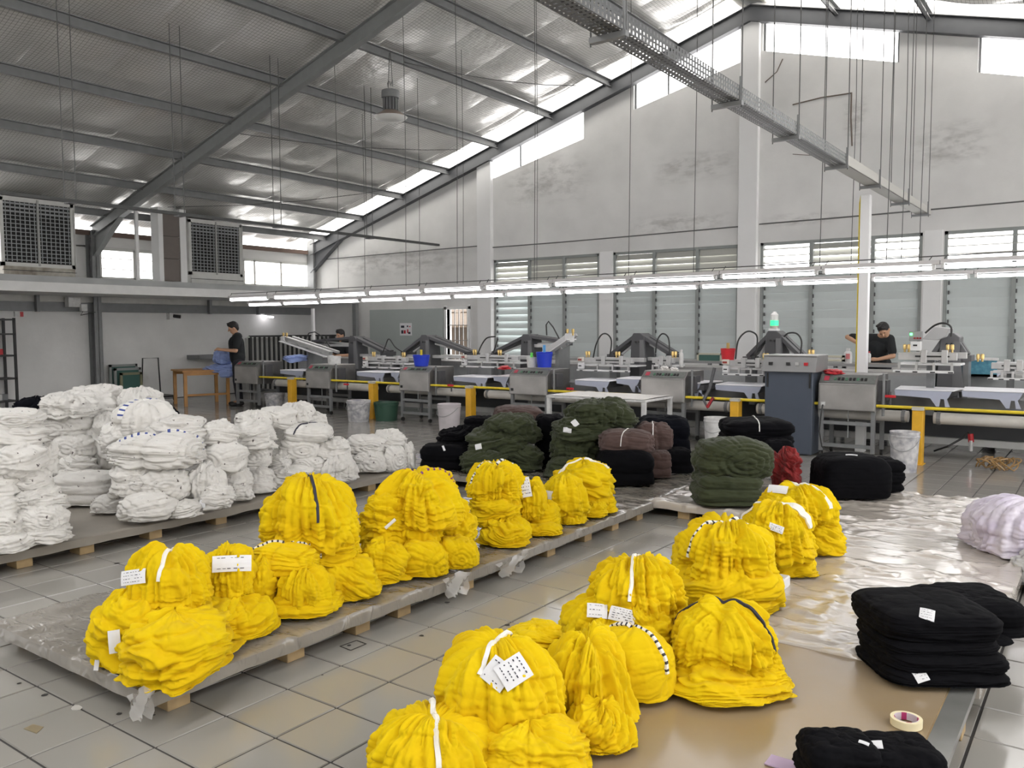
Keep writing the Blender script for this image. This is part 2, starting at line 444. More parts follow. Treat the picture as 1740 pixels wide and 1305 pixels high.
PURR = [-3.95, -2.55, -1.15, .25, 1.65, 3.05, 4.45, 5.85]
roof = tag(MB().box(RX-.25, RX+.25, YB, YG+.4, RZ-.02, RZ+.03).build('ceiling', STEELP), kind='structure')
GAPY = 14.15
added_openings = [(-8.3, -6.9, -2.3, 2.7), (-2.2, -.8, -4, 1.0), (1.8, 3.2, 1.0, 8.0)]  # unseen roof openings, added above the fill lamps to let in light
for side, knots in (('l', [XL-.3]+PURL+[RX]), ('r', [RX]+PURR+[XR+.3])):
    xs = []
    for a, b in zip(knots, knots[1:]):
        for t in np.linspace(0, 1, 7)[:-1]: xs.append((a+(b-a)*t, math.sin(math.pi*t)))
    xs.append((knots[-1], 0))
    y = YB
    ys = np.arange(YB, GAPY-.01, 1.045)
    for q, y0 in enumerate(ys):
        y1 = min(y0+1.075, GAPY)
        sub = np.linspace(y0, y1, 7)
        V = []; Fc = []
        sag = .035+.02*random.random()
        for x, s in xs:
            for yy in sub:
                e = math.sin(math.pi*(yy-y0)/(y1-y0+1e-6))
                V.append((x, yy, roofz(x)-.022*s-sag*s*e-.003*(q % 2)))
        nx, ny = len(xs), len(sub)
        for i in range(nx-1):
            for j in range(ny-1):
                xm = (xs[i][0]+xs[i+1][0])/2; ym = (sub[j]+sub[j+1])/2
                if any(a < xm < b and c < ym < d for a, b, c, d in added_openings): continue
                Fc.append((i*ny+j, (i+1)*ny+j, (i+1)*ny+j+1, i*ny+j+1))
        o = MB().add(V, Fc).build('roof_panel', FOIL, roof, smooth=True)
# translucent strip between the last foil sheet and the gable
TRL = bpy.data.materials.new('translucent_sheet'); TRL.use_nodes = True
nt = TRL.node_tree; nt.nodes.remove(nt.nodes['Principled BSDF'])
t1 = nt.nodes.new('ShaderNodeBsdfTranslucent'); t1.inputs[0].default_value = (.9, .88, .82, 1)
t2 = nt.nodes.new('ShaderNodeBsdfTransparent'); t2.inputs[0].default_value = (.9, .88, .84, 1)
mxs = nt.nodes.new('ShaderNodeMixShader'); mxs.inputs[0].default_value = .45
nt.links.new(t1.outputs[0], mxs.inputs[1]); nt.links.new(t2.outputs[0], mxs.inputs[2])
nt.links.new(mxs.outputs[0], nt.nodes['Material Output'].inputs[0])
MB().add([(XL-.3, GAPY, roofz(XL-.3)+.02), (RX, GAPY, RZ+.02), (RX, YG+.3, RZ+.02), (XL-.3, YG+.3, roofz(XL-.3)+.02)], [(0, 1, 2, 3)]).build('translucent_sheet', TRL, roof)
MB().add([(RX, GAPY, RZ+.02), (XR+.3, GAPY, roofz(XR+.3)+.02), (XR+.3, YG+.3, roofz(XR+.3)+.02), (RX, YG+.3, RZ+.02)], [(0, 1, 2, 3)]).build('translucent_sheet', TRL, roof)
# purlins: C sections running along the hall
def purlin(x, lab):
    zt = roofz(x)-.035; s = 1 if x < RX else -1
    mb = MB()
    mb.box(x-.008, x+.008, YB, YG, zt-.14, zt); mb.box(x-.008, x+.06, YB, YG, zt-.012, zt); mb.box(x-.008, x+.06, YB, YG, zt-.14, zt-.128)
    return tag(mb.build('purlin', STEELP, loc=(x, YB, zt)), lab, 'purlin', 'roof purlins', 'structure')
for x in PURL+PURR: purlin(x, 'grey steel roof purlin')
# rafters: I sections across the hall
def rafter(Y, off=.0, hgt=.24, half=.06, ext=0):
    mb = MB()
    for a, b in ((XL+.15, RX), (RX, XR-.15)):
        za, zb = roofz(a)-.16-off, roofz(b)-.16-off
        mb.prismy([(a, za-hgt), (b, zb-hgt), (b, zb), (a, za)], Y-.006, Y+.006)
        for dz in (0, -hgt+.012):
            mb.prismy([(a, za+dz-.012), (b, zb+dz-.012), (b, zb+dz), (a, za+dz)], Y-half, Y+half)
    for a, s in ((XL+.15, 1), (XR-.15, -1)):
        za = roofz(a)-.16-off-hgt
        mb.prismy([(a, za), (a, za-.45), (a+s*1.1, roofz(a+s*1.1)-.16-off-hgt)], Y-.006, Y+.006)
        mb.bar((a, Y, za-.45), (a+s*1.1, Y, roofz(a+s*1.1)-.16-off-hgt), 2*half, .012)
    return mb
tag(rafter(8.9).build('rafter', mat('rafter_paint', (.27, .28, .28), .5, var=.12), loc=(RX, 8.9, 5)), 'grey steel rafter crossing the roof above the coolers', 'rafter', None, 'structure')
tag(rafter(YG-.1, -.08, .28, .07).build('rafter', mat('rafter_backlit_tone', (.075, .078, .085), .5, var=.12), loc=(RX, YG, 5)), 'grey steel end rafter along the top of the gable wall', 'rafter', None, 'structure')  # end rafter colour darkened to stand for its backlit shade
tag(rafter(3.05).build('rafter', STEELP, loc=(RX, 3.05, 5)), 'grey steel rafter over the camera end of the hall', 'rafter', None, 'structure')
tag(rafter(-2.8).build('rafter', STEELP, loc=(RX, -2.8, 5)), 'grey steel rafter behind the camera', 'rafter', None, 'structure')
# portal columns on the left wall
for Y, lab in ((8.9, 'grey steel column on the left wall below the main rafter'), (3.05, 'grey steel column on the left wall near the camera')):
    mb = MB(); a = XL+.02
    mb.box(a, a+.24, Y-.006, Y+.006, 0, roofz(XL)-.2)
    mb.box(a, a+.012, Y-.08, Y+.08, 0, roofz(XL)-.2); mb.box(a+.228, a+.24, Y-.08, Y+.08, 0, roofz(XL)-.2)
    tag(mb.build('steel_column', STEELP, loc=(a+.12, Y, 0)), lab, 'column', None, 'structure')
mb = MB(); mb.box(XL+.02, XL+.26, YG-.16, YG-.1, 2.3, 3.9); mb.box(XL+.02, XL+.26, YG-.2, YG-.02, 2.3, 2.32)
tag(mb.build('steel_column', STEELP, loc=(XL+.14, YG-.13, 2.3)), 'short grey steel post in the far corner above the ledge', 'column', None, 'structure')
# eave beam
tag(MB().box(XL-.05, XL+.07, 7, YG, 3.46, 3.56).build('eave_beam', mat('brown_beam', (.16, .11, .09), .6)), 'brownish steel beam above the left wall windows', 'beam', None, 'structure')

# concrete ledge (upper platform) on the left wall
lb = MB()
lb.prismx([(YB, 2.20), (YG, 2.20), (YG, 2.37), (YB, 2.37)], XL, -15.40)
ledge = tag(lb.build('ledge', mat('ledge_white', (.76, .76, .75), .7, var=.08), loc=(-16.2, YG, 2.2)), 'white concrete ledge running along the left wall above head height', 'ledge', None, 'structure')
MB().box(-15.62, -15.5, YB, YG, 2.37, 2.49).build('kerb', mat('ledge_grey', (.46, .47, .47), .7, var=.3, vscale=1.5), ledge)
MB().box(XL+.01, XL+.1, YB, YG, 2.08, 2.20).build('upper_strip', mat('strip_pale', (.62, .61, .58), .7, var=.15), ledge)
bmb = MB(); bmb.box(XL+.01, XL+.14, YB, YG-.1, 1.90, 2.07); bmb.box(XL+.0, XL+.18, YB, YG-.1, 1.895, 1.912)
tag(bmb.build('wall_beam', STEELP, loc=(XL, YG, 1.9)), 'grey steel beam along the left wall under the ledge', 'beam', None, 'structure')
for y in (7.75, 11.55, 12.9):
    MB().box(XL+.14, XL+.24, y-.03, y+.03, 1.88, 2.2).build('bracket', STEELP, ledge)

# ------------------------------------------------------------------ louvre windows of the gable
def slat_mesh(w, h, thick=.012):
    me = bpy.data.meshes.new('slat')
    a = h/2; b = thick/2
    vs = []
    for x in (-w/2, w/2):
        vs += [(x, -b, -a), (x, b, -a), (x, b, a), (x, -b, a)]
    me.from_pydata(vs, [], [(0, 1, 2, 3), (7, 6, 5, 4), (0, 4, 5, 1), (1, 5, 6, 2), (2, 6, 7, 3), (3, 7, 4, 0)])
    return me
PANELS = {0: [-11.11, -10.21, -9.33, -8.51], 1: [-8.12, -7.27, -6.38, -5.60], 2: [-5.14, -4.29, -3.29, -2.58], 3: [-2.19, -1.27, -.4, .38], 4: [.82, 1.7, 2.5, 3.36], 5: [3.8, 4.6, 5.4, 6.15]}
TZ = 2.46
tilt_up = {0: [38, 12, 22], 1: [30, 22, 14], 2: [74, 40, 72], 3: [76, 74, 70], 4: [70, 70, 70], 5: [70, 70, 70]}
YW = YG+.06
UPM = mat('upper_slat', (.50, .50, .46), .5, rnd=.06)
for k, (a, b) in enumerate(LOW):
    win = empty('window_%d' % (k+1), ((a+b)/2, YW, WZ0), 'grey framed louvre window of the gable wall', 'window', 'tall louvre windows')
    win['kind'] = 'structure'
    fr = MB()
    fr.box(a, a+.05, YG+.02, YG+.12, WZ0, WZ1); fr.box(b-.05, b, YG+.02, YG+.12, WZ0, WZ1)
    fr.box(a, b, YG+.02, YG+.12, WZ1-.05, WZ1); fr.box(a, b, YG+.02, YG+.12, WZ0, WZ0+.05); fr.box(a, b, YG+.0, YG+.12, TZ-.02, TZ+.03)
    for x in PANELS[k][1:-1]: fr.box(x-.03, x+.03, YG+.01, YG+.12, WZ0, WZ1)
    fr.build('frame', LFRAME, win)
    clip = MB()
    for j, (x0, x1) in enumerate(zip(PANELS[k], PANELS[k][1:])):
        w = x1-x0-.01
        me = slat_mesh(w, .168, .010); me.materials.append(GGRN)
        n = 10; zz = np.linspace(WZ0+.11, TZ-.1, n)
        for z in zz:
            o = bpy.data.objects.new('slat', me); o.location = ((x0+x1)/2-win.location.x, .01, z-WZ0)
            o.rotation_euler = (math.radians(-6.5 if not (k in (0,) and j == 0) else -24), 0, 0); COL.objects.link(o); o.parent = win
            clip.box(x0+.03, x0+.05, YG+.02, YG+.045, z-.03, z+.03)
        me2 = slat_mesh(w, .125); me2.materials.append(UPM)
        n = 4
        for z in np.linspace(TZ+.09, WZ1-.11, n):
            o = bpy.data.objects.new('slat', me2); o.location = ((x0+x1)/2-win.location.x, .01, z-WZ0)
            o.rotation_euler = (math.radians(-tilt_up[k][j]), 0, 0); COL.objects.link(o); o.parent = win
    tag(clip.build('clips', STEELD, win), kind='stuff')
# clerestory glazing bars
for k, (a, b, lo, hi) in enumerate(CLER):
    win = empty('window_%d' % (k+7), ((a+b)/2, YG+.05, lo((a+b)/2)), 'narrow sloping window under the roof line of the gable wall', 'window', 'sloping clerestory windows')
    win['kind'] = 'structure'
    fr = MB()
    for x in ([a+.02, b-.02, a+(b-a)*.33] if k < 2 else [a+.02, b-.02]): fr.box(x-.015, x+.015, YG+.05, YG+.09, lo(x), hi(x))
    if k < 2:
        fr.prismy([(a, hi(a)-.03), (b, hi(b)-.03), (b, hi(b)), (a, hi(a))], YG+.05, YG+.09)
    fr.build('frame', STEELP, win)
    gl = MB().prismy([(a, lo(a)), (b, lo(b)), (b, hi(b)), (a, hi(a))], YG+.068, YG+.072)
    gl.build('pane', mat('window_glass', (1, 1, 1), .0, trans=1.0, alpha=.12), win)
# grilled opening with the shed outside
win = empty('window_12', (-12.18, YG, .62), 'narrow barred opening beside the grey green panel, a brown shed behind it', 'window'); win['kind'] = 'structure'
fr = MB()
fr.box(-12.56, -12.5, YG-.03, YG+.1, .5, 2.05); fr.box(-11.86, -11.80, YG-.03, YG+.1, .5, 2.05); fr.box(-12.56, -11.8, YG-.03, YG+.1, 1.96, 2.02)
fr.build('frame', COLM, win)
for x in np.linspace(-12.42, -11.93, 5): MB().box(x-.008, x+.008, YG+.03, YG+.045, .62, 1.96).build('bar', STEELL, win)
for z in (.9, 1.25, 1.6): MB().box(-12.5, -11.86, YG+.03, YG+.045, z-.006, z+.006).build('bar', STEELL, win)
sh = empty('shed', (-13.6, 16.6, 0), 'brown boarded shed seen outside through the barred opening', 'shed')
for i in range(16):
    x = -15.2+i*.2
    MB().box(x, x+.185, 16.6, 16.63, 0, 1.95-.02*(i % 2)).build('board', mat('shed_board', (.05, .033, .02), .8, var=.4, rnd=.3), sh)
MB().prismx([(15.9, 1.55), (17.2, 2.15), (17.2, 2.2), (15.9, 1.6)], -15.3, -11.9).build('roof_sheet', mat('rusty_sheet', (.10, .07, .045), .7, var=.3), sh)
# grey green panel and its poster
pn = MB(); pn.box(-14.97, -12.6, YG-.04, YG-.005, .1, 1.99)
pl = tag(pn.build('wall_panel', mat('panel_green', (.42, .46, .45), .5, var=.1, vscale=1.2), loc=(-13.8, YG, .1)), 'large flat grey green panel fixed on the gable wall behind the presses', 'panel')
a = rx(679, 549, 699, 570, YG-.06)
ps = tag(MB().box(a[0], a[1], YG-.05, YG-.045, a[2], a[3]).build('notice', PAPER, loc=((a[0]+a[1])/2, YG-.05, a[2])), 'small white notice with red and black marks on the grey green panel', 'sign')
W_, H_ = a[1]-a[0], a[3]-a[2]
q = MB()
for u0, u1, v0, v1, mi in ((.1, .38, .62, .8, 0), (.6, .72, .68, .8, 0), (.8, .9, .68, .76, 1), (.12, .3, .15, .42, 0), (.34, .5, .15, .42, 1), (.62, .72, .2, .5, 1), (.7, .9, .12, .28, 0)):
    MB().box(a[0]+u0*W_, a[0]+u1*W_, YG-.053, YG-.05, a[2]+v0*H_, a[2]+v1*H_).build('printed_mark', mat('red_ink', (.5, .02, .04), .7) if mi else INK, ps)
# windows of the left wall
for k, (y0, y1, z0, z1, bars) in enumerate(((9.1, 10.62, 2.6, 3.22, [9.86]), (12.62, 14.66, 2.6, 3.22, [12.95, 13.75]))):
    win = empty('window_%d' % (13+k), (XL, (y0+y1)/2, z0), ['wide window of the left wall between the two air coolers', 'window of the left wall beside the far corner'][k], 'window'); win['kind'] = 'structure'
    fr = MB()
    fr.box(XL-.1, XL+.02, y0, y1, z0-.02, z0+.03); fr.box(XL-.1, XL+.02, y0, y1, z1-.04, z1+.03)
    for y in [y0+.02, y1-.02]+bars: fr.box(XL-.1, XL+.02, y-.025, y+.025, z0, z1)
    if k == 0:
        for z in (2.8, 3.02): fr.box(XL-.08, XL-.05, y0, y1, z-.008, z+.008)
    fr.build('frame', mat('pale_frame', (.6, .6, .58), .6), win)
# open roof trusses of the neighbour seen through the far window (soft brown bars)
ng = empty('neighbour_truss', (-19.5, 14, 2.4), 'brownish roof steelwork of the next building, seen through the corner window', 'truss')
for p, q2 in (((-19.5, 12.2, 3.1), (-19.5, 16.5, 3.1)), ((-19.5, 13.4, 3.1), (-19.5, 14.6, 3.6)), ((-19.5, 15.6, 3.1), (-19.5, 14.6, 3.6)), ((-19.5, 12.2, 2.85), (-19.5, 16.5, 2.85))):
    MB().bar(p, q2, .05, .05).build('beam', mat('rust_paint', (.5, .38, .25), .7), ng)
# ------------------------------------------------------------------ pallets and sheets
PZ = .13
def pallet(x0, x1, y0, y1, blocks, axis, label, first=None):
    """deck boards on three lines of blocks; blocks: positions along the front edge"""
    t = empty('pallet', ((x0+x1)/2, (y0+y1)/2, 0), label, 'pallet', 'wooden pallets under the cloth bundles')
    n = 7
    if axis == 'y':       # front edge runs along y
        for k in range(n):
            xa = x0+(x1-x0)*k/n
            MB().box(xa+.006, xa+(x1-x0)/n-.012, y0+.01, y1-.01, .098, .116).build('deck_board', WOODP, t, bev=.002)
        for yb in blocks:
            MB().box(x0, x1, yb-.05, yb+.05, .08, .098).build('stringer', WOODP, t)
            for xx in (x1-.07, (x0+x1)/2, x0+.07): MB().box(xx-.07, xx+.07, yb-.05, yb+.05, 0, .08).build('block', WOODP, t, bev=.003)
    else:
        for k in range(n):
            ya = y0+(y1-y0)*k/n
            MB().box(x0+.01, x1-.01, ya+.006, ya+(y1-y0)/n-.012, .098, .116).build('deck_board', WOODP, t, bev=.002)
        for xb in blocks:
            MB().box(xb-.05, xb+.05, y0, y1, .08, .098).build('stringer', WOODP, t)
            for yy in (y0+.07, (y0+y1)/2, y1-.07): MB().box(xb-.05, xb+.05, yy-.07, yy+.07, 0, .08).build('block', WOODP, t, bev=.003)
    return t
pallet(-4.28, -2.99, 1.74, 2.98, [1.85, 2.44, 2.86], 'y', 'wooden pallet under the yellow heap nearest the camera on the left')
pallet(-4.28, -2.99, 3.0, 4.24, [3.16, 3.70, 4.12], 'y', 'wooden pallet under the big yellow heap in the middle of the left row')
pallet(-4.28, -2.99, 4.26, 5.95, [4.58, 5.06, 5.46, 5.86], 'y', 'wooden pallet under the far yellow heaps where the rows meet')
pallet(-7.3, -5.60, 1.0, 2.5, [1.4, 2.0, 2.42], 'y', 'wooden pallet under the white cloth heap at the left margin')
pallet(-7.3, -5.60, 2.52, 4.0, [2.82, 3.32, 3.87], 'y', 'wooden pallet under the middle white cloth heap')
pallet(-7.3, -5.60, 4.02, 6.6, [4.42, 5.0, 5.5, 6.1], 'y', 'wooden pallet under the far white cloth heap')
pallet(-6.3, -3.0, 6.08, 8.1, [-5.9, -5.2, -4.5, -3.6], 'x', 'wooden pallet under the left olive and black heaps')
pallet(-2.98, -.45, 6.08, 7.5, [-2.72, -2.1, -1.5, -.9], 'x', 'wooden pallet under the olive stack and the crinkled film')
pallet(-1.82, -.40, 1.6, 3.78, [1.8, 2.6, 3.4], 'y', 'low wooden pallet under the tan board nearest the camera')
pallet(-1.82, -.40, 3.80, 6.02, [4.0, 4.9, 5.8], 'y', 'low wooden pallet under the wrapped sheet in the right row')

def perm_table(seed):
    return np.random.RandomState(seed).permutation(512)
PT = perm_table(3); PT = np.concatenate([PT, PT]); PV = np.random.RandomState(5).uniform(-1, 1, 1024)
def vnoise(p, seed=0):
    p = p + seed*17.31
    i = np.floor(p).astype(int); f = p-i; f = f*f*(3-2*f)
    def hsh(a, b, c): return PV[PT[(PT[(PT[a & 511]+b) & 511]+c) & 511]]
    x, y, z = i[..., 0], i[..., 1], i[..., 2]; fx, fy, fz = f[..., 0], f[..., 1], f[..., 2]
    def lx(b, c): return hsh(x, b, c)*(1-fx)+hsh(x+1, b, c)*fx
    return (lx(y, z)*(1-fy)+lx(y+1, z)*fy)*(1-fz)+(lx(y, z+1)*(1-fy)+lx(y+1, z+1)*fy)*fz
def fbm(p, o=4, seed=0, g=.5):
    s = 0; a = 1; t = 0
    for k in range(o): s = s+a*vnoise(p*(2.03**k), seed+k*7); t += a; a *= g
    return s/t
def ridged(p, o=3, seed=0):
    s = 0; a = 1; t = 0
    for k in range(o): s = s+a*(1-2*np.abs(vnoise(p*(2.1**k), seed+k*5))); t += a; a *= .5
    return s/t

FILM = mat('plastic_film', (.30, .275, .24), .2, var=.2, vscale=2.5, coat=.6, spec=.6)
def film_nodes(m, sc=1.0, st=.9):
    nt = m.node_tree; N = nt.nodes; L = nt.links; b = N['Principled BSDF']; tc = N['Texture Coordinate']
    n1 = N.new('ShaderNodeTexNoise'); n1.inputs['Scale'].default_value = 7*sc; n1.inputs['Detail'].default_value = 7; n1.inputs['Distortion'].default_value = 2.0; n1.noise_type = 'RIDGED_MULTIFRACTAL' if hasattr(n1, 'noise_type') else None
    mp = N.new('ShaderNodeMapping'); mp.inputs['Scale'].default_value = (1, 2.2, 1)
    L.new(tc.outputs['Object'], mp.inputs[0]); L.new(mp.outputs[0], n1.inputs['Vector'])
    bp = N.new('ShaderNodeBump'); bp.inputs['Strength'].default_value = st; bp.inputs['Distance'].default_value = .012
    L.new(n1.outputs['Fac'], bp.inputs['Height']); L.new(bp.outputs[0], b.inputs['Normal'])
film_nodes(FILM)
FILML = mat('plastic_film_pale', (.55, .50, .45), .2, var=.15, vscale=2.5, coat=.6, spec=.6); film_nodes(FILML, .8, .35)
TAN = mat('tan_board', (.30, .21, .10), .27, var=.35, vscale=1.2, coat=.25, bump=.05, bscale=6, dark=(.33, .27, .21))
def sheet(x0, x1, y0, y1, z, name, label, m, amp, seed, hang=.052, n=70, step=.025):
    """film wrapped over the deck with a short hanging lip, real creases"""
    nx = max(8, int((x1-x0)/step)); ny = max(8, int((y1-y0)/step))
    gx = np.concatenate([[x0-.012, x0-.010], np.linspace(x0, x1, nx), [x1+.010, x1+.012]])
    gy = np.concatenate([[y0-.012, y0-.010], np.linspace(y0, y1, ny), [y1+.010, y1+.012]])
    X, Y = np.meshgrid(gx, gy, indexing='ij')
    P = np.stack([X*2.2, Y*2.2, 0*X], -1)
    wv = fbm(P*.7, 3, seed)
    c1 = ridged(P*np.array([.8, 2.6, 1])+wv[..., None]*1.5, 3, seed+3)
    c2 = ridged(P*2.5+wv[..., None], 3, seed+9)
    Z = z+np.maximum(0, .8*amp*(c1-.35)+.5*amp*(c2-.3))+.004
    Z[[0, -1], :] = z-hang+.01*fbm(P[[0, -1], :]*3, 3, seed+2); Z[:, [0, -1]] = z-hang+.01*fbm(P[:, [0, -1]]*3, 3, seed+2)
    Z[[1, -2], :] = np.minimum(Z[[1, -2], :], z); Z[:, [1, -2]] = np.minimum(Z[:, [1, -2]], z)
    Z[[0, -1], :] = np.minimum(Z[[0, -1], :], z-.02); Z[:, [0, -1]] = np.minimum(Z[:, [0, -1]], z-.02)
    a, b = X.shape
    V = np.stack([X, Y, Z], -1).reshape(-1, 3).tolist()
    Fc = [(i*b+j, (i+1)*b+j, (i+1)*b+j+1, i*b+j+1) for i in range(a-1) for j in range(b-1)]
    o = MB().add(V, Fc).build(name, m, loc=((x0+x1)/2, (y0+y1)/2, z), smooth=True)
    return tag(o, label, 'sheet')
sheet(-4.31, -2.96, 1.71, 6.0, .118, 'plastic_sheet', 'grey crinkled plastic film wrapped over the left row of pallets under the yellow heaps', FILM, .022, 2)
sheet(-7.35, -5.57, .95, 6.65, .118, 'plastic_sheet', 'dull plastic film over the pallets carrying the white cloth', mat('plastic_film_dull', (.33, .30, .26), .35, var=.2), .008, 5, step=.05)
sheet(-6.3, -3.0, 6.05, 8.1, .118, 'plastic_sheet', 'plastic film under the left olive and black heaps', FILM, .02, 8, step=.04)
sheet(-2.98, -.44, 6.05, 7.55, .118, 'plastic_sheet', 'bright crinkled plastic film on the cross row in front of the large black bag', FILML, .036, 11, step=.018)
sheet(-1.80, -.385, 3.62, 6.02, .1225, 'plastic_sheet', 'creased shiny plastic film over the right row behind the black stack', FILML, .032, 14, step=.016)
bd = MB().box(-1.80, -.47, 1.6, 3.8, .1165, .1205)
tag(bd.build('tan_board', TAN, loc=(-1.1, 2.7, .117)), 'flat tan board lying over the right pallet under the roll of tape', 'board')
# rail like grey edge of the right platform
tag(MB().box(-.465, -.385, 1.6, 3.62, .09, .119).build('edge_strip', mat('grey_film_edge', (.20, .20, .19), .3, coat=.4, var=.3), loc=(-.42, 2.6, .09)), 'grey wrapped edge strip beside the tan board', 'strip')
# loose hanging shreds of film
def shred(px, py, X, w, h, seed, lab):
    p = un(px, py, 'x', X); mb = MB(); n = 9; V = []
    for j in range(7):
        for i in range(n):
            a = i/(n-1)
            V.append((p[0]+.02*math.sin(a*9+j)+.01, p[1]+(a-.5)*w*(1-.07*j), max(.004, p[2]-h*j/6+.01*math.sin(a*13))))
    Fc = [(j*n+i, j*n+i+1, (j+1)*n+i+1, (j+1)*n+i) for j in range(6) for i in range(n-1)]
    tag(mb.add(V, Fc).build('film_shred', mat('clear_film', (.62, .60, .58), .12, alpha=.45, spec=.8), loc=tuple(p), smooth=True), lab, 'plastic film')
shred(238, 1172, -2.94, .12, .11, 1, 'torn clear film dangling from the near corner of the left pallet row')
shred(775, 975, -2.93, .26, .12, 2, 'clear film drooping under the overhanging yellow roll')
shred(868, 948, -2.95, .34, .1, 3, 'crumpled clear film stuffed under the pallet edge between two yellow heaps')

# ------------------------------------------------------------------ cloth bundles
def absin(x, p=.6): return np.abs(np.sin(x))**p
def bundle(x0, y0, x1, y1, d, kind, m, label, group, seed, rdep=None, nu=120, nv=80, ang=None, floor_z=PZ+.006, layers=4, amp=1.0,
           tie=None, tags=(), name='cloth_bundle', yawb=0.0, lean=0.0):
    rs = np.random.RandomState(seed)
    cx, cy = (x0+x1)/2, (y0+y1)/2
    c = atd(cx, cy, d)
    R = np.array([(x1-x0)/2*d/FOC, 0, (y1-y0)/2*d/FOC])
    R[1] = rdep if rdep else max(R[0], R[2])*.85
    R = R*.97; R[0] *= {'tied': 1.03, 'heap': 1.08, 'roll': 1.05, 'stack': 1.0}[kind]; R[2] *= 1.04 if kind == 'heap' else 1
    if m is YEL: R[0] *= 1.06 if kind == 'heap' else 1.02; R[2] *= 1.07
    if ang is None: ang = rs.uniform(0, 2*math.pi) if not (kind == 'roll' and m is WHT) else math.pi/2+rs.uniform(-.75, .75)
    th = np.linspace(0, 2*math.pi, nu, endpoint=False); ph = np.linspace(0.0, math.pi, nv)
    T, Ph = np.meshgrid(th, ph)
    D = np.stack([np.sin(Ph)*np.cos(T), np.sin(Ph)*np.sin(T), np.cos(Ph)], -1)
    ex = {'tied': (2.5, 2.3), 'roll': (2.9, 2.6), 'stack': (5.0, 4.2), 'heap': (2.4, 2.3)}[kind]
    e1, e2 = ex
    hr = (np.abs(D[..., 0])**e1+np.abs(D[..., 1])**e1)**(1/e1)
    r = (hr**e2+np.abs(D[..., 2])**e2)**(-1/e2)
    if kind in ('tied', 'heap'):
        eb = 4.2 if floor_z is not None else 3.0; et = 2.0 if kind == 'tied' else 2.3
        rb = (hr**eb+np.abs(D[..., 2])**eb)**(-1/eb); rt_ = (hr**et+np.abs(D[..., 2])**et)**(-1/et)
        kk = np.clip(.5-D[..., 2]*1.4, 0, 1); kk = kk*kk*(3-2*kk); r = rb*kk+rt_*(1-kk)
    U = D*r[..., None]                                     # unit-ish shape
    ca, sa = math.cos(ang), math.sin(ang)
    Q = np.stack([U[..., 0]*ca-U[..., 1]*sa, U[..., 0]*sa+U[..., 1]*ca, U[..., 2]], -1)   # pattern frame
    off = rs.uniform(-20, 20, 3)
    wv = fbm(Q*1.1+off, 3, seed % 50)
    Rm = float(min(R[0], R[2]))
    rough = ridged(Q*1.5+off+wv[..., None]*.6, 3, seed % 40)
    fine = ridged(Q*np.array([4.5, 4.5, 6])+off+wv[..., None]*1.5, 3, (seed+11) % 40)
    cre = np.clip(ridged(Q*1.15+off*1.7+wv[..., None]*.8, 2, (seed+5) % 40), 0, 1)**3
    cr2 = np.clip(ridged(Q*np.array([2.6, 2.6, 3.2])+off*1.3+wv[..., None]*1.2, 2, (seed+19) % 40), 0, 1)**3
    qz_ = Q[..., 2]
    h = .085*wv+.018*rough+.010*fine-.05*cre-.022*cr2
    o2 = rs.uniform(-20, 20, 3)
    n1 = fbm(Q*.95+o2, 2, (seed+3) % 40); n2 = fbm(Q*1.5+o2*1.7, 2, (seed+8) % 40); n3 = fbm(Q*1.2-o2, 2, (seed+21) % 40)
    sg = lambda x, w_: 1/(1+np.exp(-np.clip(x/w_, -30, 30)))
    step = .085*sg(n1+.03, .014)+.055*sg(n2, .014)
    zone = np.clip(n3*5+.4, 0, 1)
    lay = (absin(math.pi*(qz_*6.5+wv*2.2+Q[..., 0]*1.3), .7)-.6)*zone
    if kind in ('tied', 'heap'): h = h+step*amp+.026*lay
    elif kind == 'roll': h = h+.5*step
    elif kind == 'stack': h = h+.25*step
    qx, qy, qz = Q[..., 0], Q[..., 1], Q[..., 2]
    def billow(u, v, sd, p=.52): return np.abs(fbm(np.stack([u, v, 0*u+sd*3.7], -1), 2, sd % 40))**p-.48
    fq = rs.uniform(.85, 1.2)
    if kind == 'tied':
        fan = np.arctan2(qx, np.abs(qy)+.28); al = np.sqrt(qx**2+qy**2)-qz*.8; sy = np.sign(qy)*5
        ms = np.clip(np.abs(qy)*2.5, 0, 1)*np.clip((qz+1.0)*1.6, 0, 1)
        h = h+.25*billow(fan*4.2*fq+sy, al*.55+wv*.4, seed)*ms+.14*billow(fan*11*fq+sy, al*.8+wv, seed+1)*ms
        h = h+.045*(absin(22*fan*fq+wv*5, .7)-.6)*ms*np.clip(n2*6+.3, 0, 1)
        h = h-.17*np.exp(-(qy/.15)**2)*np.clip(qz+.5, 0, 1)
        lo_ = np.clip(-qz*1.6+.1, 0, 1)
        h = h+.15*billow(qz*4.5+wv*1.2, np.arctan2(qy, qx)*.7, seed+2)*lo_+.04*(absin(math.pi*(qz*9+wv*3), .7)-.6)*lo_
    elif kind == 'roll':
        rho = np.sqrt(qy**2+(qz*1.0)**2); an_ = np.arctan2(qz, qy)
        en = np.clip((np.abs(qx)-.55)*3, 0, 1)
        h = h+.11*(absin(math.pi*(rho*4.4+wv*1.3+.35*qy), .55)-.65)*en
        h = h+.17*billow(np.cos(an_)*2.6*fq+3, np.sin(an_)*2.6*fq+qx*.5+wv*.3, seed)*(1-.7*en)+.06*billow(np.cos(an_)*7, np.sin(an_)*7+qx*.9+wv, seed+1)
        h = h-.12*np.exp(-(qx/.12)**2)*(1 if tie else .3)
    elif kind == 'stack':
        L_ = layers
        s = (qz+1)/2*L_+wv*.14
        h = .5*h+.10*(absin(math.pi*s, .5)-.8)*np.clip(1.15-np.abs(qz)*.3, 0, 1)
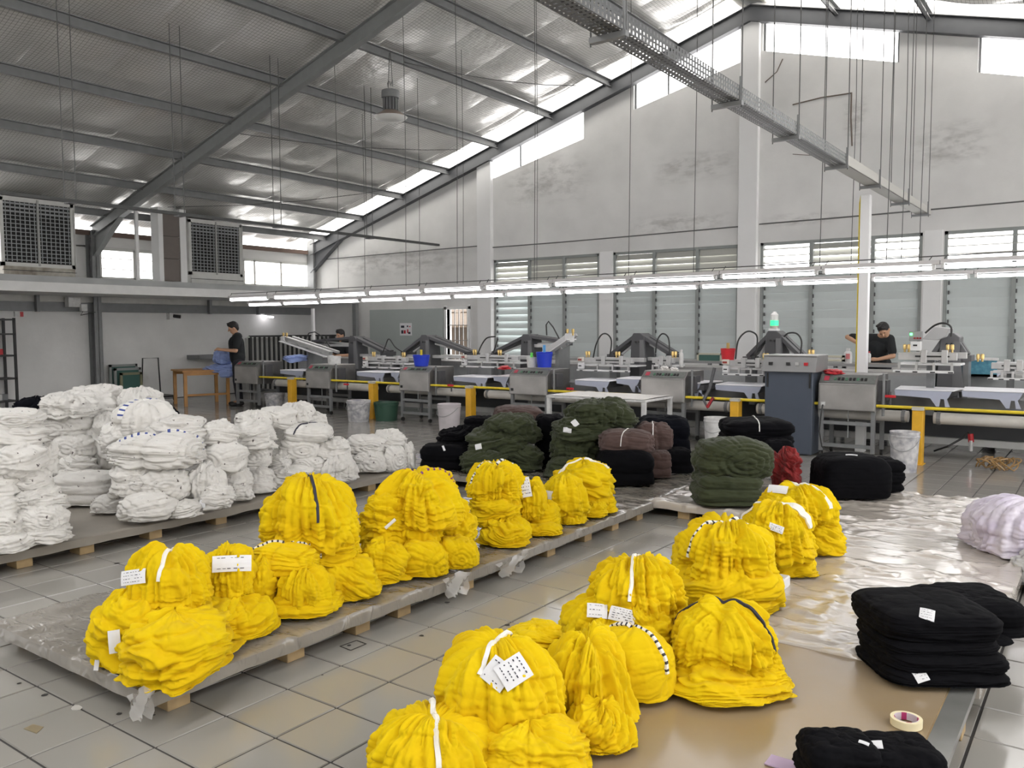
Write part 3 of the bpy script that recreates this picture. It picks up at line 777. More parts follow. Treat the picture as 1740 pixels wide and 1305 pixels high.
        h = h+.05*billow(qz*7+wv, np.arctan2(qy, qx)*.8, seed)+.03*(absin(math.pi*s*3+wv*3, .7)-.6)*np.clip((np.abs(qx)-.5)*3, 0, 1)
        h = h+.05*billow(qx*2.2, qy*2.2+wv, seed+5)*np.clip(qz*2-.6, 0, 1)
    else:
        az = np.arctan2(qy, qx); tl = .45*np.cos(az-rs.uniform(0, 6))
        h = h+.22*billow((qz+tl)*(1.1+.32*layers)*fq+wv*.8, np.cos(az)*.8, seed)+.12*billow((qz+tl)*(2.6+layers)*fq+wv*1.6, np.sin(az)*1.4, seed+1)
        h = h+.045*(absin(math.pi*((qz+tl)*9+wv*3.5), .7)-.6)*np.clip(n2*6+.5, 0, 1)
        h = h+.07*billow(np.cos(az)*3*fq, np.sin(az)*3*fq+qz*.6, seed+7)*np.clip(qz*1.5+.3, 0, 1)
    h = h*amp*(1.3 if kind in ('tied', 'heap') else 1.1)
    N = D/np.maximum(1e-6, np.linalg.norm(D, axis=-1, keepdims=True))
    U2 = U*(1+h[..., None])
    # settle: broaden the lower part a little, sag the flanks
    k = np.clip(-U2[..., 2], 0, 1)
    U2[..., 0] *= 1+.07*k*(kind != 'stack'); U2[..., 1] *= 1+.07*k*(kind != 'stack')
    if kind in ('tied', 'heap') and floor_z is not None:
        fl_ = np.clip(-U2[..., 2]*1.6-.55, 0, 1)*np.clip(fbm(np.stack([np.cos(T)*2.6, np.sin(T)*2.6, 0*T+seed], -1), 2, seed % 30)*3.2, 0, 1)
        U2[..., 0] *= 1+.10*fl_; U2[..., 1] *= 1+.10*fl_
    mx = np.abs(U2[..., 0]).max(); U2[..., 0] /= mx
    mt = U2[..., 2].max(); mbm = -U2[..., 2].min(); U2[..., 2] = np.where(U2[..., 2] > 0, U2[..., 2]/mt, U2[..., 2]/mbm)
    X = U2*R/.97
    if lean: X[..., 0] += lean*X[..., 2]
    # orientation: x right of the view, y away
    vy = np.array([fw[0], fw[1], 0]); vy /= np.linalg.norm(vy); vx = np.array([vy[1], -vy[0], 0])
    W = c+X[..., [0]]*vx+X[..., [1]]*vy+X[..., [2]]*np.array([0, 0, 1.])
    if floor_z is not None:
        lo = floor_z+.004*(1+fine)
        W[..., 2] = np.where(W[..., 2] < lo+.03, lo+.03*np.exp(np.minimum(0, (W[..., 2]-lo-.03))/.03), W[..., 2])
    top = W[0].mean(0); bot = W[-1].mean(0); W[0] = top; W[-1] = bot
    base = np.array([c[0], c[1], W[..., 2].min()])
    V = (W-base).reshape(-1, 3)
    idx = np.arange(nu*nv).reshape(nv, nu); nx = np.roll(idx, -1, 1)
    Fc = np.stack([idx[:-1], idx[1:], nx[1:], nx[:-1]], -1).reshape(-1, 4)
    me = bpy.data.meshes.new(name)
    me.vertices.add(len(V)); me.vertices.foreach_set('co', V.astype(np.float32).ravel())
    me.loops.add(Fc.size); me.loops.foreach_set('vertex_index', Fc.ravel().astype(np.int32))
    me.polygons.add(len(Fc)); me.polygons.foreach_set('loop_start', np.arange(0, Fc.size, 4, dtype=np.int32))
    try: me.polygons.foreach_set('loop_total', np.full(len(Fc), 4, dtype=np.int32))
    except Exception: pass
    me.update(calc_edges=True)
    me.validate()
    me.polygons.foreach_set('use_smooth', [True]*len(me.polygons))
    me.materials.append(m)
    o = bpy.data.objects.new(name, me); o.location = base; COL.objects.link(o)
    tag(o, label, 'cloth bundle', group)
    # normals on the grid
    du = np.roll(W, -1, 1)-np.roll(W, 1, 1); dv = np.gradient(W, axis=0)
    Nn = np.cross(dv, du); Nn /= np.maximum(1e-9, np.linalg.norm(Nn, axis=-1, keepdims=True))
    if ((Nn*(W-c)).sum(-1) > 0).mean() < .5: Nn = -Nn
    # smoothed surface for bands
    def smooth(A, n):
        for _ in range(n): A = (A+np.roll(A, 1, 1)+np.roll(A, -1, 1))/3; A[1:-1] = (A[1:-1]+A[2:]+A[:-2])/3
        return A
    if tie:
        wd, style, tang = tie[0], tie[1], tie[2]
        k0 = int((tang % (2*math.pi))/(2*math.pi)*nu); k1 = (k0+nu//2) % nu
        vend = int(nv*(tie[3] if len(tie) > 3 else .62))
        S = smooth(W.copy(), 2); SN = smooth(Nn.copy(), 4)
        path = [(v, k0) for v in range(vend, 0, -1)]+[(v, k1) for v in range(0, vend)]
        path = path[::2]
        P = np.array([S[a] for a in path]); NN = np.array([SN[a] for a in path])
        for _ in range(2): P[1:-1] = (P[1:-1]*2+P[2:]+P[:-2])/4
        t = np.gradient(P, axis=0); t /= np.maximum(1e-9, np.linalg.norm(t, axis=1, keepdims=True))
        sd = np.cross(t, NN); sd /= np.maximum(1e-9, np.linalg.norm(sd, axis=1, keepdims=True))
        NN = NN/np.maximum(1e-9, np.linalg.norm(NN, axis=1, keepdims=True))
        A = P+NN*.009; V = []; Fb = []; mi = []
        for i in range(len(P)):
            V += [A[i]-sd[i]*wd/2, A[i]+sd[i]*wd/2, A[i]+sd[i]*wd/2-NN[i]*.012, A[i]-sd[i]*wd/2-NN[i]*.012]
        for i in range(len(P)-1):
            for q in range(4):
                Fb.append((4*i+q, 4*i+(q+1) % 4, 4*i+4+(q+1) % 4, 4*i+4+q))
                mi.append(1 if (style != 'plain' and i % 3 == 1) else 0)
        b = MB(); b.v = [tuple(a) for a in V]; b.f = Fb; b.m = mi
        bm_ = {'plain': BAND, 'dash': BAND, 'blue': BAND, 'purple': YEL, 'black': INK}[style]
        b2 = {'plain': BAND, 'dash': INK, 'blue': INKB, 'purple': INKP, 'black': INK}[style]
        b.build('tie_band', [bm_, b2], o)
    for tg in tags:
        px, py, w_, h_, rotd = tg[:5]
        pr = proj(W.reshape(-1, 3)); vw = (CAM-W.reshape(-1, 3)); vw /= np.linalg.norm(vw, axis=1, keepdims=True)
        fac = (vw*Nn.reshape(-1, 3)).sum(1)
        dist = np.hypot(pr[:, 0]-px, pr[:, 1]-py)+np.where(fac < .1, 400, 0)
        k = int(dist.argmin()); p = W.reshape(-1, 3)[k]
        near = np.linalg.norm(W.reshape(-1, 3)-p, axis=1) < max(w_, h_)*.6
        n_ = Nn.reshape(-1, 3)[near & (fac > 0)].mean(0)+vw[k]*.35; n_ /= np.linalg.norm(n_)
        if len(tg) > 6: n_ = np.array(tg[6], float)/np.linalg.norm(tg[6])
        pk = proj(p); p = atd(px, py, pk[2]) if dist[k] < 60 else p
        near = near & (fac > 0)
        p = p+n_*(max(0.0, float(((W.reshape(-1, 3)[near]-p)@n_).max()))*.75+.004)
        r_ = np.cross([0, 0, 1.], n_); r_ /= np.linalg.norm(r_); u_ = np.cross(n_, r_)
        a = math.radians(rotd); r2 = r_*math.cos(a)+u_*math.sin(a); u2 = -r_*math.sin(a)+u_*math.cos(a)
        mbt = MB(); ng_ = 4; V = []
        bend = .10*w_
        for j in range(ng_+1):
            for i in range(ng_+1):
                s_ = (i/ng_-.5); t_ = (j/ng_-.5)
                V.append(p+r2*s_*w_+u2*t_*h_-n_*bend*(s_*s_+t_*t_)*1.6)
        V2 = [v-n_*.002 for v in V]
        Fq = [(j*(ng_+1)+i, j*(ng_+1)+i+1, (j+1)*(ng_+1)+i+1, (j+1)*(ng_+1)+i) for j in range(ng_) for i in range(ng_)]
        mbt.add(V, Fq, 0); mbt.add(V2, [f[::-1] for f in Fq], 0)
        to = mbt.build('paper_tag', PAPER, o)
        ink = MB(); rr = np.random.RandomState(seed+int(px))
        rows = tg[5] if len(tg) > 5 else 3
        for rw_ in range(rows):
            tt = .33-.66*rw_/max(1, rows-1)
            s0 = -.38
            while s0 < .34:
                ln = rr.uniform(.03, .11); hh = rr.uniform(.025, .05)
                if rr.rand() < .8:
                    vv = []
                    for (s_, t_) in ((s0, tt-hh/2), (s0+ln, tt-hh/2), (s0+ln, tt+hh/2), (s0, tt+hh/2)):
                        vv.append(p+r2*s_*w_+u2*t_*h_-n_*bend*(s_*s_+t_*t_)*1.6+n_*.0022)
                    ink.add(vv, [(0, 1, 2, 3)])
                s0 += ln+rr.uniform(.03, .08)
        if ink.v: ink.build('writing', INK, to)
    return o

GY1 = 'yellow bundles on the left row of pallets'
GY2 = 'yellow bundles on the right row of pallets'
GW = 'white cloth bundles on the far left pallets'
GD = 'dark cloth bundles on the cross row of pallets'
GB = 'black stacks on the right row'
S = [0]
def B(x0, y0, x1, y1, d, kind, m, label, group, **k):
    S[0] += 1
    return bundle(x0, y0, x1, y1, d, kind, m, label, group, 100+S[0]*13, **k)
hi = dict(nu=190, nv=130)
# heap A (nearest, left row)
B(160, 1000, 292, 1146, 3.50, 'heap', YEL, 'yellow bundle at the left foot of the nearest heap, slumping towards the pallet corner', GY1, layers=5, tags=[(195, 1090, .045, .09, 5, 0), (168, 1128, .02, .05, 0, 0)], **hi)
B(212, 1036, 388, 1166, 3.42, 'heap', YEL, 'wide layered yellow bundle at the front foot of the nearest left heap', GY1, layers=4, rdep=.24, tags=[(350, 1092, .018, .075, 4, 3)], **hi)
B(336, 1014, 466, 1122, 3.85, 'heap', YEL, 'yellow bundle at the right foot of the nearest left heap', GY1, layers=4, **hi)
B(250, 1010, 420, 1110, 3.80, 'heap', YEL, 'yellow bundle buried in the middle of the nearest left heap', GY1, **hi)
B(223, 916, 360, 1045, 3.60, 'tied', YEL, 'domed yellow bundle tied with cream ribbon on top of the nearest left heap', GY1, ang=1.2, tie=(.016, 'plain', 1.7, .45), tags=[(228, 981, .10, .06, 8, 4)], **hi)
B(338, 926, 438, 1032, 3.92, 'tied', YEL, 'leaning yellow bundle with a large white paper on the nearest left heap', GY1, ang=.2, tags=[(394, 958, .17, .075, -4, 2)], **hi)
# heap B
B(418, 938, 482, 1050, 4.10, 'heap', YEL, 'squat yellow bundle at the left foot of the second left heap', GY1)
B(452, 1000, 580, 1068, 4.10, 'roll', YEL, 'low yellow bundle under the front of the second left heap', GY1, **hi)
B(466, 958, 570, 1052, 4.10, 'tied', YEL, 'draped yellow bundle low at the front of the second left heap', GY1, **hi)
B(540, 945, 644, 1044, 4.36, 'heap', YEL, 'yellow bundle at the right foot of the second left heap', GY1, **hi)
B(495, 893, 612, 962, 4.42, 'heap', YEL, 'yellow bundle wedged under the big dome on the right of the second left heap', GY1, layers=5, **hi)
B(430, 920, 540, 978, 4.18, 'roll', YEL, 'folded yellow roll with a dotted edge in the second left heap', GY1, ang=.3, tie=(.014, 'dash', 3.5, .6), **hi)
B(444, 808, 611, 930, 4.42, 'tied', YEL, 'tall domed yellow bundle with a black tie on the second left heap', GY1, ang=-.4, tie=(.014, 'black', 5.1, .5), **hi)
# heap C
B(606, 915, 700, 1014, 4.62, 'heap', YEL, 'small yellow bundle leaning out in front between the second and third left heaps', GY1, layers=5, **hi)
B(676, 918, 762, 998, 4.72, 'roll', YEL, 'yellow roll at the front foot of the third left heap', GY1, **hi)
B(742, 912, 813, 976, 4.82, 'roll', YEL, 'small yellow roll with a swirled end overhanging the pallet edge', GY1, ang=1.3)
B(614, 838, 704, 930, 4.86, 'heap', YEL, 'yellow bundle with a white slip on the left side of the third left heap', GY1, tags=[(663, 890, .075, .018, 38, 0)], **hi)
B(650, 858, 756, 945, 4.90, 'tied', YEL, 'yellow bundle in the middle of the third left heap', GY1, **hi)
B(738, 862, 808, 938, 5.02, 'heap', YEL, 'yellow bundle at the right of the third left heap', GY1, layers=5)
B(628, 797, 796, 894, 5.0, 'tied', YEL, 'broad yellow bundle with a purple dotted band crowning the third left heap', GY1, ang=.7, tie=(.02, 'purple', 3.6, .5), **hi)
# heap D
B(812, 876, 906, 946, 5.42, 'heap', YEL, 'layered yellow bundle at the front foot of the fourth left heap', GY1, **hi)
B(890, 886, 954, 926, 5.62, 'roll', YEL, 'low yellow bundle at the right foot of the fourth left heap', GY1)
B(888, 850, 952, 908, 5.72, 'heap', YEL, 'yellow bundle above the right foot of the fourth left heap', GY1)
B(796, 840, 884, 890, 5.50, 'heap', YEL, 'yellow bundle in the middle of the fourth left heap', GY1)
B(874, 812, 930, 884, 5.66, 'tied', YEL, 'small yellow bundle carrying a tall white paper on the fourth left heap', GY1, tags=[(893, 829, .07, .14, 12, 5)])
B(790, 784, 893, 858, 5.56, 'tied', YEL, 'round yellow bundle with a dashed white band on the fourth left heap', GY1, ang=.5, tie=(.02, 'dash', 3.7, .5), **hi)
# heap E / F
B(996, 838, 1048, 890, 6.3, 'heap', YEL, 'yellow bundle at the far end of the left row, lowest', GY1)
B(938, 862, 1000, 908, 5.95, 'tied', YEL, 'small yellow bundle at the foot of the fifth left heap', GY1)
B(975, 850, 1030, 892, 6.15, 'heap', YEL, 'yellow bundle low between the last two left heaps', GY1)
B(938, 782, 1044, 858, 6.35, 'heap', YEL, 'yellow bundle with white straps at the far end of the left row', GY1, tie=(.035, 'plain', 3.3, .5))
B(916, 806, 1003, 876, 6.0, 'tied', YEL, 'yellow bundle with a square grey card on the fifth left heap', GY1, tags=[(935, 841, .085, .06, 0, 0)])
# right row, front to back
B(628, 1205, 850, 1345, 2.62, 'tied', YEL, 'big yellow bundle cut by the bottom edge of the photograph', GY2, ang=.3, tie=(.016, 'plain', 4.9, .6), nu=220, nv=150)
B(800, 1225, 1000, 1350, 2.62, 'heap', YEL, 'draped yellow cloth at the bottom edge below the bundle with two cards', GY2, nu=220, nv=150, layers=3)
B(955, 1190, 1085, 1335, 2.82, 'heap', YEL, 'layered yellow bundle at the right foot of the nearest right heap', GY2, layers=6, nu=200, nv=140)
B(760, 1150, 884, 1252, 2.86, 'tied', YEL, 'gathered yellow bundle squeezed below the bundle with two cards', GY2, ang=1.5, nu=200, nv=140, tags=[(770, 1202, .02, .02, 0, 2)])
B(918, 1070, 1080, 1260, 3.02, 'tied', YEL, 'sloping yellow bundle behind the one with two cards', GY2, ang=1.1, nu=220, nv=150, tags=[(1034, 1203, .035, .045, 20, 3)])
B(740, 1075, 962, 1262, 2.82, 'tied', YEL, 'smooth yellow bundle with two white cards on the nearest right heap', GY2, ang=-.5, amp=.75, tie=(.015, 'plain', 1.2, .32), nu=240, nv=160,
  tags=[(846, 1145, .085, .085, -35, 2), (872, 1142, .085, .10, -62, 5)])
B(864, 1060, 960, 1110, 3.2, 'heap', YEL, 'crumpled yellow bundle peeping out behind the nearest right heap', GY2, floor_z=None)
B(1010, 1068, 1140, 1214, 3.2, 'heap', YEL, 'plain rounded yellow bundle between the nearest heap and the single right heap', GY2, amp=.45, layers=1, tie=(.014, 'dash', 2.3, .45), **hi)
B(944, 1012, 1112, 1112, 3.6, 'tied', YEL, 'yellow bundle with a long white paper strip on the second right heap', GY2, ang=1.57, tags=[(1014, 1041, .085, .065, -8, 3), (1058, 1047, .11, .06, -10, 5)], **hi)
B(1040, 1010, 1150, 1160, 3.55, 'heap', YEL, 'layered yellow bundle hanging under the dome of the second right heap', GY2, floor_z=None, layers=5, **hi)
B(988, 938, 1174, 1072, 3.7, 'tied', YEL, 'domed yellow bundle with white lace on the second right heap', GY2, ang=0.1, amp=1.1, tie=(.014, 'plain', 1.3, .45), nu=220, nv=150)
B(1138, 1112, 1346, 1220, 3.26, 'heap', YEL, 'spread yellow bundle under the single dome near the tan board', GY2, layers=3, rdep=.2, nu=220, nv=150)
B(1136, 1015, 1320, 1152, 3.34, 'tied', YEL, 'single yellow dome with a dark tie standing right of its row', GY2, ang=-1.2, tie=(.01, 'black', 5.6, .5), nu=220, nv=150)
B(1150, 950, 1322, 1056, 4.18, 'heap', YEL, 'yellow bundle under the knotted one in the third right heap', GY2, layers=4, **hi)
B(1140, 878, 1328, 1000, 4.28, 'tied', YEL, 'yellow bundle with a knotted front and dotted lace in the third right heap', GY2, ang=.4, tie=(.02, 'dash', .4, .5), **hi)
B(1298, 925, 1386, 1002, 4.72, 'heap', YEL, 'yellow bundle at the foot of the fourth right heap', GY2)
B(1250, 848, 1388, 950, 4.75, 'tied', YEL, 'yellow bundle with white paper bands on the fourth right heap', GY2, ang=.8, tie=(.04, 'plain', 2.6, .45), tags=[(1318, 898, .08, .04, -20, 6)], **hi)
B(1350, 880, 1432, 958, 5.15, 'heap', YEL, 'yellow bundle at the far right foot of the last right heap', GY2)
B(1288, 820, 1424, 905, 5.2, 'tied', YEL, 'farthest yellow bundle of the right row with a white folded paper', GY2, ang=-.6, tie=(.03, 'plain', 2.2, .45), tags=[(1322, 832, .12, .055, 0, 0)], **hi)
tag(MB().box(-1.52, -1.36, 4.02, 4.42, PZ, PZ+.06).build('paper_stack', PAPER, loc=(-1.44, 4.2, PZ), bev=.006), 'low white paper stack at the foot of the third right heap', 'paper')

# white cloth, far left pallets
wl = dict(nu=110, nv=76)
for a in [
 (-40, 692, 70, 730, 5.7, 'roll', 'flat white roll topping the heap at the left margin'),
 (-40, 712, 74, 768, 5.65, 'heap', 'white bundle second from the top at the left margin'),
 (40, 748, 98, 812, 5.85, 'heap', 'white bundle behind the right shoulder of the heap at the left margin'),
 (-45, 752, 70, 812, 5.5, 'roll', 'white roll with crumpled shiny end at the left margin'),
 (-40, 800, 40, 850, 5.45, 'roll', 'white bundle in the left middle of the heap at the left margin'),
 (14, 792, 88, 846, 5.55, 'heap', 'white folded bundle in the middle of the heap at the left margin'),
 (24, 826, 110, 872, 5.5, 'heap', 'white bundle with black flecks low on the heap at the left margin'),
 (-40, 838, 32, 886, 5.35, 'roll', 'white roll above the bottom left of the heap at the left margin'),
 (38, 856, 112, 908, 5.42, 'roll', 'smooth white roll at the lower right of the heap at the left margin'),
 (-40, 866, 40, 918, 5.3, 'roll', 'white roll second from the floor at the left margin'),
 (40, 886, 117, 926, 5.4, 'heap', 'white triangular bundle resting on the film at the left margin'),
 (-40, 904, 56, 944, 5.25, 'roll', 'lowest white bundle at the left margin')]:
    B(*a[:6], WHT, a[6], GW, **wl)
for a in [
 (96, 655, 215, 720, 7.5, 'tied', 'white bundle at the back of the tall left heap'),
 (135, 652, 218, 712, 7.6, 'heap', 'white bundle in the middle of the top row of the tall left heap'),
 (200, 655, 276, 720, 7.5, 'tied', 'white bundle at the right of the top row of the tall left heap'),
 (70, 663, 172, 712, 7.1, 'tied', 'white bundle bulging at the upper left of the tall left heap'),
 (75, 700, 165, 752, 7.1, 'roll', 'white bundle in the second layer of the tall left heap'),
 (150, 700, 215, 800, 7.2, 'heap', 'white bundle filling the right middle of the tall left heap'),
 (94, 734, 166, 786, 7.0, 'roll', 'white swirled roll in the third layer of the tall left heap'),
 (92, 768, 172, 812, 6.95, 'heap', 'white bundle on a board in the lowest upright layer of the tall left heap'),
 (96, 800, 200, 868, 6.7, 'stack', 'flat folded white stack at the foot of the tall left heap'),
 (160, 838, 222, 886, 6.35, 'roll', 'small white bundle beside the folded white stack'),
 (172, 715, 232, 775, 6.6, 'heap', 'frayed white bundle behind the printed band roll')]:
    B(*a[:6], WHT, a[6], GW, **wl)
B(190, 677, 300, 742, 6.7, 'tied', WHT, 'white bundle with a blue printed diagonal band', GW, ang=.6, tie=(.05, 'blue', 1.2, .5), amp=.7, **wl)
for a in [
 (240, 705, 356, 755, 6.65, 'heap', 'white crumpled bundle right of the printed band'),
 (338, 712, 408, 768, 6.8, 'heap', 'white bundle at the upper right of the middle white heap'),
 (345, 752, 420, 806, 6.65, 'roll', 'white bundle at the right shoulder of the middle white heap'),
 (376, 792, 432, 854, 6.75, 'heap', 'white bundle at the right foot of the middle white heap'),
 (318, 784, 384, 856, 6.4, 'tied', 'white bundle with a shiny crumpled middle'),
 (236, 792, 326, 854, 6.25, 'roll', 'white folded roll with dark seams in the middle white heap'),
 (186, 782, 262, 846, 6.2, 'heap', 'white bundle at the left of the middle white heap'),
 (340, 820, 400, 864, 6.3, 'heap', 'white bundle above the little square ticket'),
 (282, 848, 346, 882, 6.15, 'heap', 'white crumpled scrap bundle on the pallet edge'),
 (205, 836, 300, 888, 6.05, 'roll', 'smooth white roll at the front foot of the middle white heap')]:
    B(*a[:6], WHT, a[6], GW, **wl, **(dict(tags=[(347, 856, .05, .06, 0, 0)]) if 'ticket' in a[6] else {}))
B(195, 732, 342, 798, 6.35, 'roll', WHT, 'large smooth white roll with folded layers showing at its right end', GW, ang=.05, amp=1.2, nu=160, nv=110, tie=(.05, 'blue', 3.5, .55))
for a in [
 (408, 790, 470, 852, 7.1, 'heap', 'white bundle at the left foot of the fourth white heap'),
 (402, 748, 462, 800, 7.2, 'roll', 'white bundle above the left foot of the fourth white heap'),
 (390, 716, 470, 764, 7.15, 'heap', 'white bundle in the middle left of the fourth white heap'),
 (396, 695, 466, 736, 7.3, 'tied', 'pointed white bundle at the upper left of the fourth white heap'),
 (436, 690, 505, 730, 7.5, 'roll', 'white bundle in the middle of the top of the fourth white heap'),
 (470, 681, 536, 724, 7.7, 'tied', 'highest white bundle of the fourth white heap'),
 (500, 700, 560, 742, 7.8, 'heap', 'white bundle sloping behind the pale roll'),
 (476, 738, 546, 784, 7.5, 'roll', 'white roll with swirled end under the pale roll'),
 (452, 762, 506, 802, 7.4, 'heap', 'white bundle low between the fourth and fifth white heaps'),
 (530, 742, 600, 790, 7.6, 'heap', 'white bundle with reddish scraps, upper right of the fifth heap'),
 (496, 770, 556, 806, 7.45, 'roll', 'small white roll in the front of the fifth white heap'),
 (452, 788, 536, 832, 7.3, 'heap', 'white bundle at the left foot of the fifth white heap'),
 (540, 768, 608, 824, 7.5, 'tied', 'white bundle at the right foot of the fifth white heap'),
 (600, 762, 662, 810, 8.1, 'roll', 'white roll low on the last white heap'),
 (652, 756, 692, 804, 8.1, 'roll', 'white swirled roll end in the last white heap'),
 (676, 750, 710, 800, 8.2, 'tied', 'rightmost white bundle, wrapped tight'),
 (628, 729, 692, 766, 8.3, 'heap', 'white bundle on top of the last white heap'),
 (586, 738, 660, 774, 8.2, 'roll', 'smooth white roll on the left top of the last white heap')]:
    B(*a[:6], WHT, a[6], GW, **wl)
B(485, 718, 564, 752, 7.5, 'roll', WHT, 'pale white roll with a thin tie topping the fifth white heap', GW, ang=.1, amp=.6, tie=(.01, 'black', 1.2, .5), **wl)
B(24, 672, 100, 735, 8.0, 'heap', NAV, 'navy cloth bundle behind the white heaps at the left', 'navy bundles', **wl)
B(268, 690, 304, 722, 7.8, 'heap', NAV, 'navy cloth corner showing behind the bundle with the printed band', 'navy bundles', nu=60, nv=40, floor_z=None)

# dark cloth on the cross row
dk = dict(nu=110, nv=76)
B(786, 706, 850, 752, 8.9, 'stack', BLK, 'black bundle with a pink edge behind the left olive heap', GD, **dk)
B(740, 722, 835, 780, 8.6, 'heap', BLK, 'black bundle in the middle step of the left black heap', GD, **dk)
B(714, 752, 800, 806, 8.3, 'stack', BLK, 'black bundle at the left foot of the dark row', GD, layers=2, tags=[(754, 762, .02, .06, 20, 0)], **dk)
B(836, 688, 924, 735, 9.1, 'roll', BRN, 'brown bundle on top behind the left olive heap', GD, **dk)
B(908, 703, 962, 800, 8.6, 'stack', BLK, 'black stack between the two olive heaps', GD, layers=3, **dk)
B(850, 752, 925, 806, 8.2, 'heap', OLV, 'olive bundle at the right foot of the left olive heap', GD, **dk)
B(778, 760, 870, 812, 8.1, 'heap', OLV, 'olive bundle at the left foot of the left olive heap', GD, layers=3, **dk)
B(792, 722, 906, 782, 8.3, 'heap', OLV, 'olive bundle with a small white tag in the left olive heap', GD, tags=[(813, 759, .065, .055, 15, 0)], layers=5, **dk)
B(808, 699, 926, 752, 8.4, 'tied', OLV, 'olive bundle on top of the left olive heap', GD, ang=.5, **dk)
B(1080, 704, 1171, 782, 8.5, 'stack', NAV, 'tall near black bundle at the right end of the dark heap', GD, layers=2, **dk)
B(1106, 760, 1176, 814, 8.0, 'stack', BLK, 'black bundle at the right foot of the dark heap', GD, layers=2, **dk)
B(1076, 716, 1142, 772, 8.0, 'roll', BRN, 'brown folded bundle behind the front brown one', GD, ang=-.2, tie=(.008, 'plain', 4.6, .5), **dk)
B(1092, 764, 1140, 822, 7.75, 'stack', BRN, 'dark brown bundle low between the black ones', GD, **dk)
B(1014, 762, 1110, 834, 7.45, 'stack', BLK, 'black bundle under the front brown one', GD, layers=2, amp=.7, **dk)
B(1018, 728, 1110, 776, 7.6, 'roll', BRN, 'smooth brown folded bundle with a white thread on the black one', GD, ang=.1, amp=.7, tie=(.006, 'plain', 4.4, .5), **dk)
B(924, 765, 1022, 822, 7.9, 'heap', OLV, 'olive bundle at the foot of the right olive heap', GD, layers=3, **dk)
B(930, 728, 1030, 784, 8.0, 'tied', OLV, 'olive bundle in the middle of the right olive heap', GD, **dk)
B(938, 702, 1048, 752, 8.05, 'heap', OLV, 'olive bundle with two white tickets in the right olive heap', GD, tags=[(977, 719, .055, .07, 40, 0), (965, 732, .08, .055, 0, 2)], **dk)
B(955, 674, 1084, 728, 8.1, 'tied', OLV, 'broad crumpled olive bundle topping the right olive heap', GD, ang=.4, **dk)
B(1224, 709, 1342, 762, 7.9, 'stack', BLK, 'black bundle with a red thread in front of the slate console', GD, layers=2, tie=(.008, 'plain', 4.6, .4), **dk)
B(1292, 745, 1346, 800, 7.5, 'stack', BLK, 'black bundle under the red net, behind the square olive stack', GD, layers=2, **dk)
B(1308, 758, 1360, 832, 7.0, 'heap', RED, 'red netting bundle beside the square olive stack', GD, layers=6, amp=1.5, **dk)
B(1176, 800, 1290, 866, 6.6, 'stack', OLV, 'lower half of the square olive stack', GD, layers=3, nu=160, nv=110, amp=1.3)
B(1178, 739, 1312, 818, 6.65, 'roll', OLV, 'upper folded half of the square olive stack', GD, ang=1.4, nu=160, nv=110, amp=.9)
B(1386, 770, 1502, 856, 6.85, 'stack', BLK, 'large boxy black bundle with a white zip line on the crinkled film', GD, layers=1, amp=.5, nu=160, nv=110, tags=[(1447, 775, .09, .015, 0, 0)])
B(1452, 776, 1530, 842, 7.05, 'stack', BLK, 'black bundle half hidden behind the right end of the large boxy one', GD, layers=3, amp=1.2, **dk)
# black stacks on the right row
bk = dict(nu=180, nv=120)
B(1556, 1002, 1722, 1092, 3.85, 'stack', BLK, 'black bundle at the back of the right stack', GB, layers=2, **bk)
B(1560, 1060, 1700, 1150, 3.75, 'stack', BLK, 'black bundle low at the back of the right stack', GB, layers=2, **bk)
B(1474, 1108, 1682, 1192, 3.38, 'stack', BLK, 'lowest black bundle of the right stack with a square white tag', GB, layers=2, rdep=.2, tags=[(1563, 1148, .05, .055, 22, 4), (1549, 1140, .012, .018, 30, 0)], **bk)
B(1478, 1084, 1682, 1126, 3.40, 'stack', BLK, 'third black bundle of the right stack with torn white slips', GB, layers=1, rdep=.2, tags=[(1570, 1105, .06, .022, 12, 0), (1578, 1097, .05, .018, -20, 0)], **bk)
B(1476, 1060, 1672, 1096, 3.44, 'stack', BLK, 'second black bundle from the top of the right stack', GB, layers=1, rdep=.2, **bk)
B(1469, 1016, 1668, 1070, 3.48, 'stack', BLK, 'top black bundle of the right stack with a white tag', GB, layers=1, rdep=.22, tags=[(1575, 1046, .055, .06, -12, 4)], **bk)
B(1358, 1246, 1486, 1372, 2.55, 'stack', BLK, 'left black bundle at the bottom edge of the photograph', GB, layers=3, tags=[(1468, 1264, .03, .012, -20, 0)], **bk)
B(1460, 1257, 1594, 1372, 2.55, 'stack', BLK, 'right black bundle at the bottom edge with a pointed white slip', GB, layers=3, tags=[(1487, 1268, .045, .03, 35, 0)], **bk)
# purple paper and roll of masking tape
p = un(1332, 1297, 'z', .125)
tag(MB().box(p[0]-.05, p[0]+.06, p[1]-.04, p[1]+.03, .123, .127).build('paper_sheet', mat('mauve_paper', (.50, .38, .52), .8), loc=tuple(p)), 'mauve sheet of paper beside the left black bundle at the bottom edge', 'paper')
p = un(1540, 1228, 'z', .13)
tp = empty('tape_roll', (p[0], p[1], .123), 'roll of cream masking tape lying on the tan board', 'tape')
mb = MB(); r0, r1, hh = .040, .052, .026; V = []; n = 40
for k in range(n):
    t = 2*math.pi*k/n
    for r, z in ((r0, 0), (r1, 0), (r1, hh), (r0, hh)): V.append((p[0]+r*math.cos(t), p[1]+r*math.sin(t), .123+z))
mb.add(V, [(4*k+q, 4*k+(q+1) % 4, 4*((k+1) % n)+(q+1) % 4, 4*((k+1) % n)+q) for k in range(n) for q in range(4)])
mb.build('tape', mat('masking_tape', (.80, .72, .48), .6), tp, smooth=True)
mb = MB(); V = []; r0, r1 = .0375, .0400
